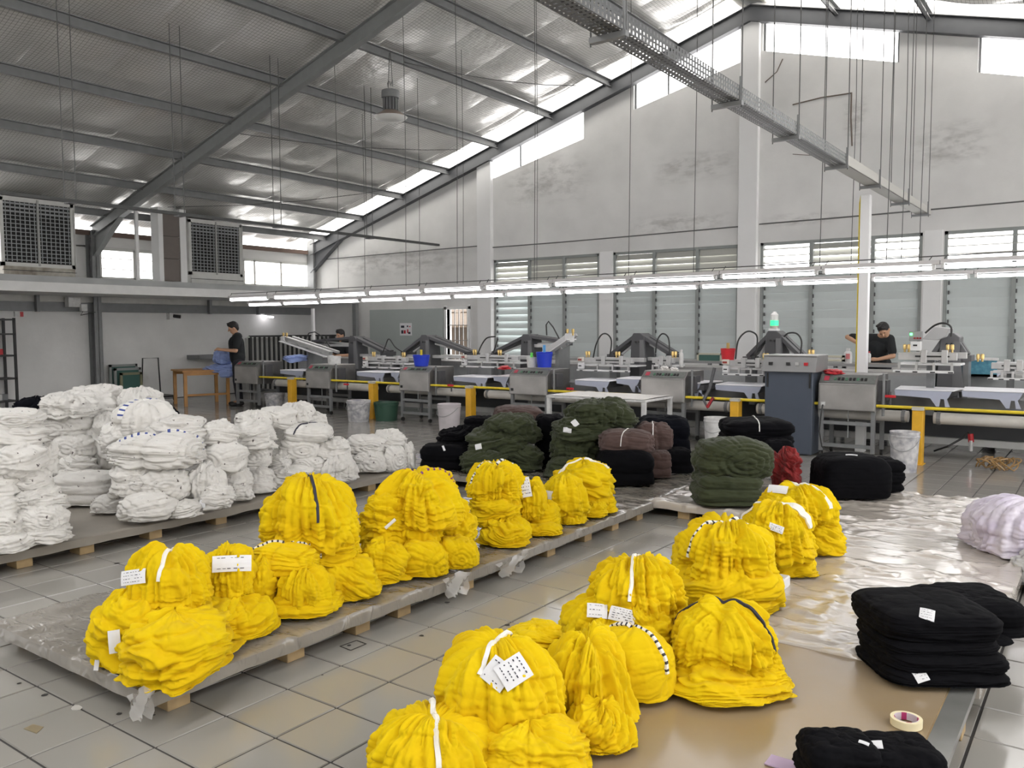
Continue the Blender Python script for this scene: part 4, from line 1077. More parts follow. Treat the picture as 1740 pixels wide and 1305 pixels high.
for k in range(n):
    t = 2*math.pi*k/n
    for r, z in ((r0, 0), (r1, 0), (r1, hh), (r0, hh)): V.append((p[0]+r*math.cos(t), p[1]+r*math.sin(t), .1235+z))
fs2 = [(4*k+q, 4*k+(q+1) % 4, 4*((k+1) % n)+(q+1) % 4, 4*((k+1) % n)+q) for k in range(n) for q in range(4)]
mb.v = V; mb.f = fs2; mb.m = [1 if (j//4) % 10 in (1, 2, 3) else 0 for j in range(len(fs2))]
mb.build('core', [mat('tape_core', (.62, .55, .60), .6), mat('core_print', (.45, .04, .16), .6)], tp, smooth=True)
# translucent bag at the right edge
bag = B(1648, 840, 1850, 962, 5.15, 'tied', mat('milky_bag', (.66, .62, .68), .3, var=.3, dark=(.5, .42, .62), coat=.5, bump=.6, bscale=9, vscale=3), 'milky plastic bag of white and lilac goods at the right edge', None, ang=1.57, amp=.6, name='plastic_bag', nu=150, nv=100)
bag['category'] = 'bag'
bag2 = B(1728, 930, 1850, 1004, 4.75, 'tied', mat('clear_bag', (.62, .62, .63), .15, var=.3, coat=.7, bump=.8, bscale=14), 'clear crumpled plastic bag in front of the milky one at the right edge', None, name='plastic_bag', floor_z=.006, **wl)
bag2['category'] = 'bag'
# ------------------------------------------------------------------ printing machine line
# long machine body behind the guard rail
body = empty('machine_bed', (-6.4, 11.4, 0), 'long dark grey machine bed of the printing line behind the yellow guard rail', 'machine')
MB().box(-14.3, 1.2, 11.3, 12.0, .14, .60).build('side_panel', mat('machine_body', (.075, .078, .085), .5, var=.15), body)
MB().box(-14.3, 1.2, 11.22, 11.3, .09, .17).build('skirting', mat('pale_skirting', (.70, .70, .69), .6, var=.15), body)
MB().box(-14.3, 1.2, 10.75, 12.1, .60, .66).build('track_table', STEELP, body)
MB().box(-14.3, 1.2, 10.7, 10.75, .55, .70).build('chain_guard', STEELP, body)
MB().box(-14.2, 1.0, 11.85, 12.6, .86, .92).build('rear_top', mat('dull_steel_top', (.40, .39, .38), .4, .2, var=.15), body)
MB().box(-14.2, 1.0, 11.84, 11.86, .66, .88).build('rear_panel', STEELL, body)
for x in np.arange(-13.8, 1, 2.1): MB().box(x-.04, x+.04, 11.9, 12.0, 0, .86).build('leg', STEELP, body)
# second, far side work table
ft = empty('rear_table', (-5.5, 13.4, 0), 'long grey steel work table along the louvre windows behind the presses', 'table')
MB().box(-11.6, .4, 13.0, 13.6, .93, .97).build('table_top', mat('grey_top', (.36, .36, .355), .35, .3, var=.12), ft)
for x in (-11.4, -9.4, -7.4, -5.4, -3.4, -1.4, .2):
    for y in (13.05, 13.55): MB().box(x-.025, x+.025, y-.025, y+.025, 0, .93).build('leg', STEELP, ft)
# guard rail with posts
gr = empty('guard_rail', (-5.9, 10, 0), 'yellow pipe guard rail on orange yellow posts along the front of the printing line', 'rail')
MB().tube([(-13.2, 10.05, .615), (-6, 10.05, .615), (.6, 10.05, .625)], .018, 10).build('pipe', YELR, gr, smooth=True)
for x in (-12.25, -10.15, -8.04, -5.92, -3.80, -1.72, .4):
    po = MB().box(x-.055, x+.055, 9.97, 10.10, 0, .60).build('post', YELP, gr, bev=.006)
    MB().box(x-.058, x+.058, 9.965, 10.105, .60, .635).build('post_cap', mat('worn_white', (.6, .58, .52), .6, var=.3), po)
    MB().box(x-.07, x+.07, 9.94, 10.12, 0, .008).build('foot_plate', YELP, po)
# white roller / tube under the rail
for i, (a, b) in enumerate(((-13.0, -10.3), (-10.0, -8.15), (-7.9, -6.05), (-5.8, -3.95), (-3.6, -1.86), (-1.6, .3))):
    r = empty('white_pipe', ((a+b)/2, 10.25, .5), 'fat white pipe under the yellow rail, %s' % ['at the far left end', 'left of the second yellow post', 'behind the small white table left side', 'beside the grey hose', 'behind the wheeled dryer near the console', 'at the right edge above the tangle of tape'][i], 'pipe', 'white pipes under the rail')
    MB().tube([(a, 10.25, .50), (b, 10.25, .50)], .065, 16).build('tube', mat('pipe_white', (.62, .60, .56), .5, var=.25, vscale=4), r, smooth=True)
    for x in (a+.05, b-.05): MB().tube([(x-.02, 10.25, .5), (x+.02, 10.25, .5)], .072, 16).build('clamp', STEELP, r)
# platens with forked brackets
def platen(px0, px1, pyt, Y, label, fork=.78, right=True):
    x0, x1, z0, z1 = rx(px0, pyt, px1, pyt+14, Y)
    zt = z1
    t = empty('platen', ((x0+x1)/2, Y, zt), label, 'platen', 'white platens on the printing line')
    mb = MB(); h = .012
    mb.hexa([(x0+.03, Y, zt-h), (x1-.03, Y, zt-h), (x1+.04, Y+.55, zt-h), (x0-.02, Y+.55, zt-h), (x0+.03, Y, zt), (x1-.03, Y, zt), (x1+.04, Y+.55, zt), (x0-.02, Y+.55, zt)])
    mb.build('pad', PLATEN, t, bev=.003)
    w = x1-x0; xm = x0+w*fork
    poly = [(x0+.02, zt-h), (x1-.05, zt-h), (x1-.08, zt-.075), (x1-.10, zt-.10), (xm+.075, zt-.185), (xm+.03, zt-.185), (xm+.018, zt-.10), (xm-.018, zt-.10), (xm-.03, zt-.185), (xm-.06, zt-.185), (xm-.12, zt-.095), (x0+.03, zt-.075)]
    MB().prismy(poly, Y+.01, Y+.03).build('fork_bracket', LILAC, t)
    MB().box(xm-.05, xm+.05, Y+.03, 10.9, zt-.10, zt-.03).build('carrier_arm', STEELD, t)
    return t
for px0, px1, py, lab in (
    (474, 518, 629, 'white platen between the far left dryer and the next one'),
    (604, 656, 632, 'white platen right of the second dryer'), (662, 682, 632, 'narrow view of a white platen left of the third dryer'),
    (768, 832, 640, 'white platen right of the third dryer'), (836, 868, 639, 'white platen left of the fourth dryer'),
    (974, 1040, 646, 'white platen below the press with the empty tower'), (1044, 1092, 643, 'white platen left of the fifth dryer'),
    (1212, 1300, 654, 'white platen left of the slate console'), (1164, 1196, 650, 'white platen right of the fifth dryer'),
    (1516, 1626, 662, 'large white platen right of the wheeled dryer near the corner post'), (1630, 1748, 664, 'large white platen at the right edge')):
    platen(px0, px1, py, 10.2, lab, fork=.78)
# flash dryers on wheeled stands
def dryer(px0, px1, pyt, pym, pyb, label, cable=False, turn=0):
    Y = 10.0
    x0, x1, z0, zc = rx(px0, pym, px1, pyb, Y)
    zt = rx(px0, pyt, px1, pyb, Y+.12)[3]
    t = empty('flash_dryer', ((x0+x1)/2, Y+.3, 0), label, 'dryer', 'flash dryers along the printing line')
    D = .62
    MB().prismx([(Y, z0), (Y+D, z0), (Y+D, zt), (Y+.12, zt), (Y+.01, zc)], x0, x1).build('housing', STAIN, t, bev=.004)
    MB().box(x0+.02, x1-.01, Y-.008, Y, z0+.01, zc-.012).build('front_cover', mat('bright_stainless', (.56, .545, .53), .36, .7, var=.3, vscale=4), t, bev=.003)
    # slanted control strip
    def sl(a, b, u0, u1, off, mi, mb):
        p0 = np.array([0, Y+.01, zc]); p1 = np.array([0, Y+.12, zt]); dd = p1-p0
        n = np.array([0, -dd[2], dd[1]]); n /= np.linalg.norm(n)
        q = []
        for o_ in (0.001, off):
            for s, u in ((a, u0), (b, u0), (b, u1), (a, u1)):
                P = p0+dd*u+n*o_; q.append((x0+(x1-x0)*s, P[1], P[2]))
        mb.hexa(q, mi)
    mb = MB(); sl(.03, .97, .1, .9, .003, 0, mb); cs = mb.build('control_strip', mat('control_strip', (.17, .18, .17), .45, var=.2, vscale=30), t)
    mb = MB()
    sl(.08, .17, .3, .75, .008, 0, mb); mb.build('display', mat('red_label', (.45, .05, .08), .4), cs)
    for k in range(9):
        mb = MB(); sl(.26+k*.066, .30+k*.066, .35, .6, .012, 0, mb)
        mb.build('knob', BLKP if k % 3 else mat('green_knob', (.08, .2, .12), .4), cs)
    MB().box(x0+.04, x0+.085, Y-.014, Y-.006, z0+.05, z0+.09).build('socket', BLKP if not cable else WPLAS, t)
    # stand
    for xx in (x0+.03, x1-.03):
        for yy in (Y+.05, Y+.5):
            lg = MB().box(xx-.022, xx+.022, yy-.022, yy+.022, .07, z0).build('leg', STEELP, t)
            MB().tube([(xx-.014, yy, .033), (xx+.014, yy, .033)], .033, 12).build('caster', BLKP, lg, smooth=True)
    for yy in (Y+.05, Y+.5): MB().box(x0+.05, x1-.05, yy-.018, yy+.018, z0-.17, z0-.13).build('crossbar', STEELP, t)
    for yy in (Y+.05,): MB().box(x0+.05, x1-.05, yy-.018, yy+.018, .12, .16).build('crossbar', STEELP, t)
    MB().tube([((x0+x1)/2, Y+.1, z0), ((x0+x1)/2, Y+.1, z0-.32)], .006, 6).build('tie_rod', STEELL, t)
    # mounting arm to the right
    MB().box(x1, x1+.09, Y+.12, Y+.30, z0+.12, zt-.06).build('hinge_bracket', STEELD, t)
    MB().tube([(x1+.06, Y+.1, z0-.05), (x1+.06, Y+.1, zt+.02)], .016, 8).build('hinge_post', STEELP, t, smooth=True)
    if cable:
        MB().tube([(x0+.06, Y-.015, z0+.06), (x0+.05, Y-.04, z0-.05), (x0+.03, Y-.03, .3), (x0+.06, Y-.02, .12), (x0+.2, Y+.05, .02)], .008, 6).build('cable', BLKP, t)
    return t
dryer(398, 437, 614, 622, 652, 'farthest stainless flash dryer beside the wooden table')
dryer(519, 560, 619, 630, 660, 'second stainless flash dryer from the left, light cloth behind it')
dryer(678, 729, 623, 632, 665, 'third stainless flash dryer with a blue tub on top')
dryer(865, 929, 627, 638, 671, 'fourth stainless flash dryer with a blue bucket on top')
dryer(1088, 1163, 630, 643, 683, 'fifth stainless flash dryer with white cloth scraps on top')
dryer(1390, 1488, 636, 653, 698, 'sixth and nearest flash dryer with a white plug and black cable', cable=True)
# A-frame towers
def tower(pxa, pya, pxl, pyl, pxr, pyr, Y, label, lamp=False, slim=False, colm=None):
    cm = colm or mat('tower_paint', (.072, .072, .077), .5, var=.15)
    ax, _, _, az = rx(pxa, pya, pxa, pya+40, Y); lx, _, _, lz = rx(pxl, pyl, pxl, pyl+20, Y); rx_, _, _, rz = rx(pxr, pyr, pxr, pyr+20, Y)
    t = empty('press_tower', (ax, Y+.1, .6), label, 'press', 'dark print head towers')
    MB().prismy([(ax-.13, .6), (ax+(.12 if slim else .20), .6), (ax+.115, az-.05), (ax+.05, az), (ax-.06, az), (ax-.09, az-.05)], Y, Y+.3).build('column', cm, t, bev=.008)
    MB().prismy([(ax+.05, .75), (ax+.17, .75), (ax+.11, az-.10), (ax+.05, az-.10)], Y-.01, Y).build('face_plate', mat('tower_face', (.15, .15, .155), .5), t)
    for (ex, ez) in ((lx, lz), (rx_, rz)):
        s = -1 if ex < ax else 1
        MB().bar((ax+s*.04, Y+.08, az-.035), (ex, Y+.08, ez), .12, .05).build('brace', cm, t, bev=.004)
        MB().bar((ax+s*.04, Y+.26, az-.035), (ex, Y+.26, ez), .12, .05).build('brace', cm, t, bev=.004)
        MB().bar((ax+s*.12, Y+.17, az-.16), (ex-s*.12, Y+.17, ez+.0), .03, .03).build('inner_strut', WMET, t)
        MB().box(ex-.06, ex+.06, Y+.02, Y+.32, ez-.07, ez).build('brace_foot', cm, t)
        MB().box(min(ex, ax), max(ex, ax), Y+.06, Y+.14, ez-.10, ez-.05).build('guide_rail', STAINL, t)
        MB().box(ex-.03, ex+.03, Y+.05, Y+.28, .66, ez-.05).build('rail_post', STEELP, t)
    for dx in (-.02, .03): MB().tube([(ax+dx, Y-.012, az-.13), (ax+dx, Y, az-.13)], .014, 10).build('bolt', BLKP, t)
    if lamp:
        x0, x1, z0, z1 = rx(1303, 532, 1317, 562, Y)
        lmp = MB().box(x0, x1, Y+.08, Y+.20, z0, z0+.03).build('beacon', WMET, t)
        h = z1-z0
        xc = (x0+x1)/2; yc = Y+.14
        MB().lathe((xc, yc, z0+.03), [(.052, 0), (.052, h*.16)], 16).build('lens', mat('smoke_lens', (.5, .42, .38), .2, alpha=.8), lmp)
        MB().lathe((xc, yc, z0+.03+h*.16), [(.054, 0), (.054, h*.30)], 16).build('lens', GREENL, lmp)
        MB().lathe((xc, yc, z0+.03+h*.46), [(.05, 0), (.05, h*.34), (.03, h*.42), (.02, h*.5)], 16).build('cap', mat('white_lens', (.6, .6, .58), .3), lmp, smooth=True)
    return t
tower(598, 571, 528, 580, 649, 598, 11.3, 'far left dark press tower with a worker behind it')
tower(720, 569, 684, 598, 792, 600, 11.3, 'dark press tower in front of the grey green panel')
tower(893, 568, 834, 600, 950, 580, 11.2, 'dark press tower whose right arm is raised with the print head')
tower(1082, 566, 1036, 602, 1137, 602, 11.1, 'dark press tower right of the white wall column')
tower(1312, 562, 1268, 606, 1358, 606, 11.0, 'dark press tower with the green signal lamp on top', lamp=True)
# right hand press with the tilted light head
t5 = tower(1612, 566, 1585, 600, 1640, 604, 11.0, 'dark press tower at the right with a pale slanted cover', slim=True, colm=mat('tower_paint_r', (.12, .12, .125), .45))
x0, x1, z0, z1 = rx(1570, 558, 1606, 572, 10.95)
MB().prismy([(x0, z0-.03), (x0+.12, z1+.02), (x1+.06, z1), (x1+.02, z0), (x0+.16, z0-.04)], 10.85, 11.15).build('slanted_cover', mat('pale_cover', (.42, .42, .42), .5), t5, bev=.006)
# print heads
def head(px0, px1, py, Y, label, box=True, knobs=(.1, .55), hose=None, s=1.0):
    """px0..px1 carriage, py = pixel row of the carriage beam"""
    x0, x1, z0, z1 = rx(px0, py, px1, py+12, Y)
    w = x1-x0; H = z1-z0
    t = empty('print_head', ((x0+x1)/2, Y+.15, z0-.05), label, 'print head', 'silver print heads')
    zb = z1
    MB().box(x0, x1, Y, Y+.07, zb-.075*s, zb-.005).build('beam', STAINL, t, bev=.004)
    MB().box(x0+.10*w, x1+.12*w, Y+.18, Y+.25, zb-.06*s, zb).build('beam', STAINL, t, bev=.004)
    MB().box(x0+.30*w, x1-.12*w, Y-.012, Y, zb-.045*s, zb-.030*s).build('slot', BLKP, t)
    MB().box(x0-.01*w, x1+.06*w, Y+.02, Y+.35, zb-.125*s, zb-.105*s).build('screen_frame', WMET, t, bev=.003)
    MB().box(x0+.05*w, x1, Y+.04, Y+.33, zb-.128*s, zb-.124*s).build('mesh', mat('screen_mesh', (.35, .35, .34), .5), t)
    fr = MB(); fr.box(x0-.08*w, x1-.05*w, Y-.03, Y+.03, zb-.20*s, zb-.175*s); fr.build('lower_frame', WMET, t, bev=.003)
    for u in (.02, .32, .62, .92):
        MB().box(x0+u*w-.012, x0+u*w+.012, Y+.0, Y+.03, zb-.18*s, zb-.10*s).build('clamp_post', STAINL, t)
        MB().box(x0+u*w-.03, x0+u*w+.02, Y-.035, Y-.03, zb-.197*s, zb-.185*s).build('clamp', BLKP, t)
    MB().box((x0+x1)/2-.04, (x0+x1)/2+.04, Y+.24, Y+.32, .66 if Y > 10.6 else .5, zb-.03).build('support_post', STEELP, t)
    if box:
        b = MB().box(x0-.03, x0+.055, Y-.06, Y+.0, zb-.165*s, zb-.075*s).build('control_box', WMET, t, bev=.004)
        MB().box(x0-.012, x0+.035, Y-.064, Y-.06, zb-.13*s, zb-.115*s).build('screen', BLKP, b)
        b = MB().box(x0-.04, x0+.045, Y-.05, Y+.0, zb-.06*s, zb+.005).build('display_box', mat('beige_box', (.62, .58, .52), .5), t, bev=.004)
        MB().box(x0-.03, x0+.03, Y-.054, Y-.05, zb-.045*s, zb-.02*s).build('readout', mat('readout_red', (.3, .04, .03), .4), b)
    for u in knobs:
        for dx in (-.022, .022):
            k = MB().lathe((x0+u*w+dx, Y+.1, zb), [(.012, 0), (.012, .03), (.02, .032), (.02, .08), (.014, .09)], 12).build('brass_knob', BRASS, t, smooth=True)
    for u in (.45, .8):
        MB().box(x0+u*w-.03, x0+u*w+.03, Y-.03, Y+.04, zb-.10*s, zb+.03).build('cylinder_block', STAINL, t, bev=.004)
    if hose:
        for pts in hose:
            P = [tuple(un(a, b, 'y', Y+.12)) for a, b in pts]
            # smooth through the points
            Q = []
            for i in range(len(P)-1):
                p0 = np.array(P[max(i-1, 0)]); p1 = np.array(P[i]); p2 = np.array(P[i+1]); p3 = np.array(P[min(i+2, len(P)-1)])
                for k in range(6):
                    u = k/6; Q.append(tuple(.5*((2*p1)+(-p0+p2)*u+(2*p0-5*p1+4*p2-p3)*u*u+(-p0+3*p1-3*p2+p3)*u**3)))
            Q.append(P[-1])
            MB().tube(Q, .011, 7).build('hose', BLKP, t, smooth=True)
    return t
head(622, 690, 607, 10.7, 'silver print head below the far left brace of the second tower', knobs=(.1, .85), hose=[[(650, 600), (655, 588), (661, 576), (672, 590), (684, 598)]])
head(790, 880, 604, 10.7, 'silver print head left of the tower with the raised arm', knobs=(.12, .6), hose=[[(812, 601), (819, 585), (828, 574), (842, 572)], [(838, 600), (842, 588), (846, 576)]])
head(988, 1074, 608, 10.6, 'silver print head left of the tower beside the wall column', knobs=(.06, .66), hose=[[(1008, 608), (1013, 585), (1022, 569), (1032, 568), (1039, 580), (1036, 606)]])
head(1108, 1144, 608, 10.7, 'small silver print head right of the tower beside the wall column', box=False, knobs=(.9,), hose=[[(1114, 600), (1117, 578), (1126, 567), (1136, 575), (1138, 602)]])
head(1234, 1302, 612, 10.5, 'silver print head left of the slate console', knobs=(.92,), hose=[[(1250, 610), (1254, 580), (1266, 565), (1278, 564), (1287, 575), (1283, 612)]])
head(1352, 1384, 606, 10.9, 'small silver print head behind the slate console', box=False, knobs=(.7,), hose=[[(1332, 572), (1340, 566), (1354, 567), (1362, 580), (1360, 602)]])
h6 = head(1526, 1626, 599, 10.3, 'big white print head at the right with two brass knobs', box=False, knobs=(.12, .86), s=1.15, hose=[[(1572, 566), (1588, 553), (1604, 549), (1616, 556), (1616, 572)]])
x0, x1, z0, z1 = rx(1548, 580, 1565, 596, 10.25)
b = MB().box(x0, x1, 10.2, 10.3, z0, z1).build('control_box', WMET, h6, bev=.004)
MB().box(x0+.03, x1-.03, 10.196, 10.2, (z0+z1)/2, (z0+z1)/2+.018).build('screen', BLKP, b)
x0, x1, z0, z1 = rx(1546, 563, 1568, 579, 10.35)
b = MB().box(x0, x1, 10.3, 10.36, z0, z1).build('status_panel', mat('panel_grey', (.28, .28, .28), .5), h6, bev=.004)
MB().box(x0+.01, x0+.035, 10.29, 10.3, z1-.045, z1-.02).build('green_light', GREENM, b)
for k in range(3): MB().box(x0+.05+k*.03, x0+.07+k*.03, 10.29, 10.3, z0+.02, z0+.04).build('red_button', mat('dim_red', (.25, .02, .02), .4), b)
head(1684, 1745, 616, 10.9, 'silver print head at the right edge above the blue tray', box=False, knobs=(-.35,))
# raised heads (far left and right arm of the third tower)
def raised(px0, py0, px1, py1, Y, label, hose):
    p = un(px0, py0, 'y', Y); q = un(px1, py1, 'y', Y)
    t = empty('raised_print_head', ((p[0]+q[0])/2, Y, .66), label, 'print head')
    MB().bar(p, q, .10, .07).build('arm', STAINL, t, bev=.004)
    MB().bar(p+np.array([0, .2, .01]), q+np.array([0, .2, .01]), .06, .05).build('arm', STAINL, t, bev=.004)
    d = (q-p)/np.linalg.norm(q-p); n = np.array([-d[2], 0, d[0]]);  n = n if n[2] < 0 else -n
    MB().bar(p+n*.07, q+n*.07, .28, .015).build('screen_frame', WMET, t)
    for u in (.05, .3, .55, .8):
        a = p+(q-p)*u
        MB().bar(a, a+n*.11, .035, .035).build('clamp', STAINL, t)
    e = p if px0 < 700 else q
    MB().box(e[0]-.05, e[0]+.05, Y-.06, Y+.06, e[2]-.10, e[2]+.03).build('end_block', WMET, t, bev=.005)
    for dx in (-.02, .03): MB().lathe((e[0]+dx*2, Y, e[2]), [(.014, 0), (.014, .04), (.022, .045), (.022, .1)], 10).build('brass_knob', BRASS, t, smooth=True)
    MB().tube([tuple(un(a, b, 'y', Y)) for a, b in hose], .011, 7).build('hose', BLKP, t, smooth=True)
    MB().box((p[0]+q[0])/2-.03, (p[0]+q[0])/2+.03, Y, Y+.2, .66, (p[2]+q[2])/2-.03).build('support_post', STEELP, t)
raised(484, 574, 562, 600, 10.8, 'long silver print head lifted at a slant at the far left', [(520, 575), (525, 566), (535, 564), (548, 572), (560, 588)])
raised(925, 600, 968, 570, 10.9, 'silver print head lifted at a slant beside the blue bucket', [(929, 570), (928, 552), (932, 546), (940, 556), (950, 575)])
# slate console
x0, x1, z0, z1 = rx(1299, 630, 1380, 768, 9.95)
cn = empty('control_console', ((x0+x1)/2, 10.1, 0), 'tall slate blue control console with a light grey button panel standing in the printing line', 'console')
MB().box(x0, x1, 9.95, 10.4, 0.01, z1).build('cabinet', CONSOLE, cn, bev=.006)
xa, xb, za, zb = rx(1296, 605, 1387, 632, 9.93)
MB().prismx([(9.90, za), (10.42, za), (10.42, zb), (9.97, zb)], xa, xb).build('top_box', mat('console_top', (.24, .24, .24), .45, .2, var=.1), cn, bev=.004)
MB().box(xa, xb, 9.95, 10.42, zb, zb+.012).build('top_edge', STAINL, cn)
for u, m_ in ((.12, BLKP), (.45, BLKP), (.62, STAINL), (.78, REDP)):
    MB().box(xa+(xb-xa)*u, xa+(xb-xa)*(u+.07), 9.915, 9.945, (za+zb)/2-.015, (za+zb)/2+.02).build('button', m_, cn)
for xx in (x0+.025, x1-.04):
    MB().box(xx, xx+.018, 9.935, 9.95, z1-.20, z1-.03).build('latch', BLKP, cn)
# small white table in front
x0, x1, z0, z1 = rx(928, 676, 1096, 700, 9.2)
wt = empty('white_table', ((x0+x1)/2, 9.5, 0), 'low white table with a cloth cover behind the right olive heap', 'table')
MB().box(x0, x1, 9.2, 10.0, z1-.03, z1).build('table_top', WPLAS, wt, bev=.004)
sh_ = MB(); V = []
for i in range(21):
    for j in range(9):
        a, b = i/20, j/8
        V.append((x0+.01+(x1-x0-.02)*a, 9.2+.8*b, z1+.006+.03*math.sin(math.pi*b)*abs(math.sin(a*7))*(.4+.6*math.sin(math.pi*a))))
sh_.add(V, [(i*9+j, (i+1)*9+j, (i+1)*9+j+1, i*9+j+1) for i in range(20) for j in range(8)])
sh_.build('cloth_cover', WHT, wt, smooth=True)
for xx in (x0+.03, x1-.03):
    for yy in (9.23, 9.97): MB().box(xx-.025, xx+.025, yy-.025, yy+.025, 0, z1-.03).build('leg', WPLAS, wt)
for zz in (.18,): MB().box(x0+.03, x1-.03, 9.22, 9.24, zz, zz+.03).build('stretcher', WPLAS, wt)

# buckets and tubs
def bucket(px0, px1, py0, py1, Y, m, name, label, base=None, handle=True, taper=.85, group=None, stir=None, cat='bucket'):
    x0, x1, z0, z1 = rx(px0, py0, px1, py1, Y)
    if base is not None: z0 = base
    r = (x1-x0)/2*.98; xc = (x0+x1)/2; H = z1-z0
    t = empty(name, (xc, Y, z0), label, cat, group)
    MB().lathe((xc, Y, z0), [(r*taper, 0), (r*.985, H*.86), (r*1.03, H*.87), (r*1.03, H*.91), (r*.985, H*.92), (r*1.02, H*.97), (r*1.02, H), (r*.94, H), (r*.9, H*.8), (r*.8, H*.78)], 24).build('pail', m, t, smooth=True)
    if handle:
        MB().tube([(xc+r*1.03*math.cos(a), Y-r*.98*math.sin(a)-.01, z0+H*.88-H*.34*math.sin(a)) for a in np.linspace(0, math.pi, 12)], .004, 6).build('bail', STEELL, t)
    if stir:
        MB().box(xc-.02, xc+.02, Y-.01, Y+.01, z0+H*.6, z0+H*1.45).build('spatula', stir, t, bev=.003)
    return t
SPW = mat('stained_pail', (.68, .67, .66), .45, var=.55, vscale=14, dark=(.22, .22, .26))
bucket(595, 624, 680, 718, 9.6, SPW, 'paint_bucket', 'white ink stained bucket left of the leftmost near yellow post', 0)
bucket(641, 672, 683, 716, 9.95, GRNP, 'paint_bucket', 'dark green bin right of the same yellow post', 0, handle=False)
bucket(748, 779, 686, 731, 9.5, mat('pinkish_pail', (.62, .58, .60), .45, var=.2), 'paint_bucket', 'pale bucket beside the black heap', 0)
bucket(1197, 1238, 709, 752, 9.9, WPLAS, 'paint_bucket', 'clean white bucket behind the square olive stack', 0)
bucket(1511, 1563, 733, 799, 9.45, SPW, 'paint_bucket', 'big white bucket with dark ink runs by the nearest yellow post', 0)
bucket(478, 492, 668, 688, 10.4, SPW, 'paint_bucket', 'far white bucket below the first dryer', 0)
bucket(456, 478, 668, 692, 10.2, SPW, 'paint_bucket', 'white bucket under the machine beside the first dryer', 0)
bucket(705, 727, 603, 622, 10.25, BLUEP, 'ink_tub', 'blue tub with a yellow scraper on the third dryer', None, False, .8, stir=YELR)
bucket(913, 937, 598, 624, 10.3, BLUEP, 'ink_tub', 'blue bucket with a light blue glove on the fourth dryer', None, False, .82, stir=mat('glove_blue', (.1, .35, .65), .6))
bucket(896, 911, 607, 624, 10.3, WPLAS, 'ink_tub', 'small white cup with a bright green scraper on the fourth dryer', None, False, .85, stir=LGRN, cat='cup')
bucket(1225, 1249, 592, 613, 10.7, REDP, 'ink_tub', 'red bucket standing by the press left of the slate console', None, False, .8, stir=BRASS)
bucket(560, 576, 605, 622, 10.4, WPLAS, 'ink_tub', 'white cup on the second dryer', None, False, .9, cat='cup')
def bottle(px0, px1, py0, py1, Y, m, label, capm=None):
    x0, x1, z0, z1 = rx(px0, py0, px1, py1, Y); r = (x1-x0)/2; H = z1-z0; xc = (x0+x1)/2
    t = empty('bottle', (xc, Y, z0), label, 'bottle')
    MB().lathe((xc, Y, z0), [(r*.95, 0), (r, H*.04), (r, H*.68), (r*.8, H*.78), (r*.42, H*.84), (r*.42, H*.88)], 16).build('body', m, t, smooth=True)
    MB().lathe((xc, Y, z0+H*.86), [(r*.5, 0), (r*.5, H*.14)], 12).build('cap', capm or m, t)
    return t
b = bottle(1434, 1448, 592, 619, 13.2, WPLAS, 'white squat bottle with a red label on the rear table left of the white pole')
x0, x1, z0, z1 = rx(1437, 601, 1444, 610, 13.08)
MB().box(x0, x1, 13.085, 13.09, z0, z1).build('label', mat('pink_label', (.6, .2, .2), .6), b)
bottle(1474, 1480, 597, 616, 13.08, WPLAS, 'white bottle with a red cap held by the bending worker', REDP)
bottle(1154, 1161, 594, 624, 10.9, WPLAS, 'tall thin white bottle right of the fifth dryer top')
# red tool clutter, cloth scraps
def clutter(px0, py0, px1, py1, Y, m, label, name='cloth_scrap', cat='cloth', n=5, seed=1, dp=.1):
    x0, x1, z0, z1 = rx(px0, py0, px1, py1, Y); rs = np.random.RandomState(seed)
    o = bundle(px0, py0, px1, py1, float((np.array([(x0+x1)/2, Y, (z0+z1)/2])-CAM)@fw), 'heap', m, label, None, seed, rdep=dp, nu=60, nv=40, floor_z=None, layers=3, amp=1.5, name=name)
    o['category'] = cat; return o
clutter(1400, 627, 1434, 636, 10.2, REDP, 'red tool lying on the sixth dryer', 'red_tool', 'tool')
clutter(1122, 622, 1138, 631, 10.3, WHT, 'white cloth scrap on the fifth dryer, left one')
clutter(1138, 624, 1154, 632, 10.3, WHT, 'white cloth scrap on the fifth dryer, right one')
clutter(478, 602, 522, 616, 10.6, BLU, 'pile of light blue cloth beside the slanted print head', dp=.2, seed=4)
clutter(846, 621, 870, 628, 10.3, REDP, 'red rag behind the fourth dryer', 'red_rag', 'cloth')
# blue tray at the right
x0, x1, z0, z1 = rx(1634, 608, 1694, 640, 11.6)
bt = empty('ink_tray', ((x0+x1)/2, 11.7, z0), 'light blue mottled tray behind the big white print head at the right', 'tray')
MB().box(x0, x1, 11.6, 11.64, z0, z1-.03).build('front', mat('mottled_blue', (.13, .36, .46), .5, var=.5, vscale=25, dark=(.05, .2, .3)), bt)
MB().box(x0, x1, 11.6, 12.2, z0, z0+.03).build('bottom', LILAC, bt)
MB().box(x0-.01, x1+.01, 11.58, 11.66, z1-.03, z1).build('rim', WPLAS, bt)
# framed screens on the rear table
for i, (a, b_, c_, d_, lab) in enumerate(((1184, 600, 1226, 616, 'teal edged printing screen on the rear table left of the red bucket'), (1400, 604, 1434, 614, 'pale printing screen on the rear table behind the console'))):
    x0, x1, z0, z1 = rx(a, b_, c_, d_, 13.1)
    t = empty('printing_screen', ((x0+x1)/2, 13.1, z0), lab, 'screen')
    f = MB(); f.box(x0, x1, 13.1, 13.16, z1-.03, z1); f.box(x0, x1, 13.1, 13.16, z0, z0+.03); f.box(x0, x0+.03, 13.1, 13.16, z0, z1); f.box(x1-.03, x1, 13.1, 13.16, z0, z1)
    f.build('frame', mat('pale_wood', (.55, .53, .42), .6), t); MB().box(x0+.03, x1-.03, 13.12, 13.13, z0+.03, z1-.03).build('mesh', SLATE if i == 0 else WPLAS, t)
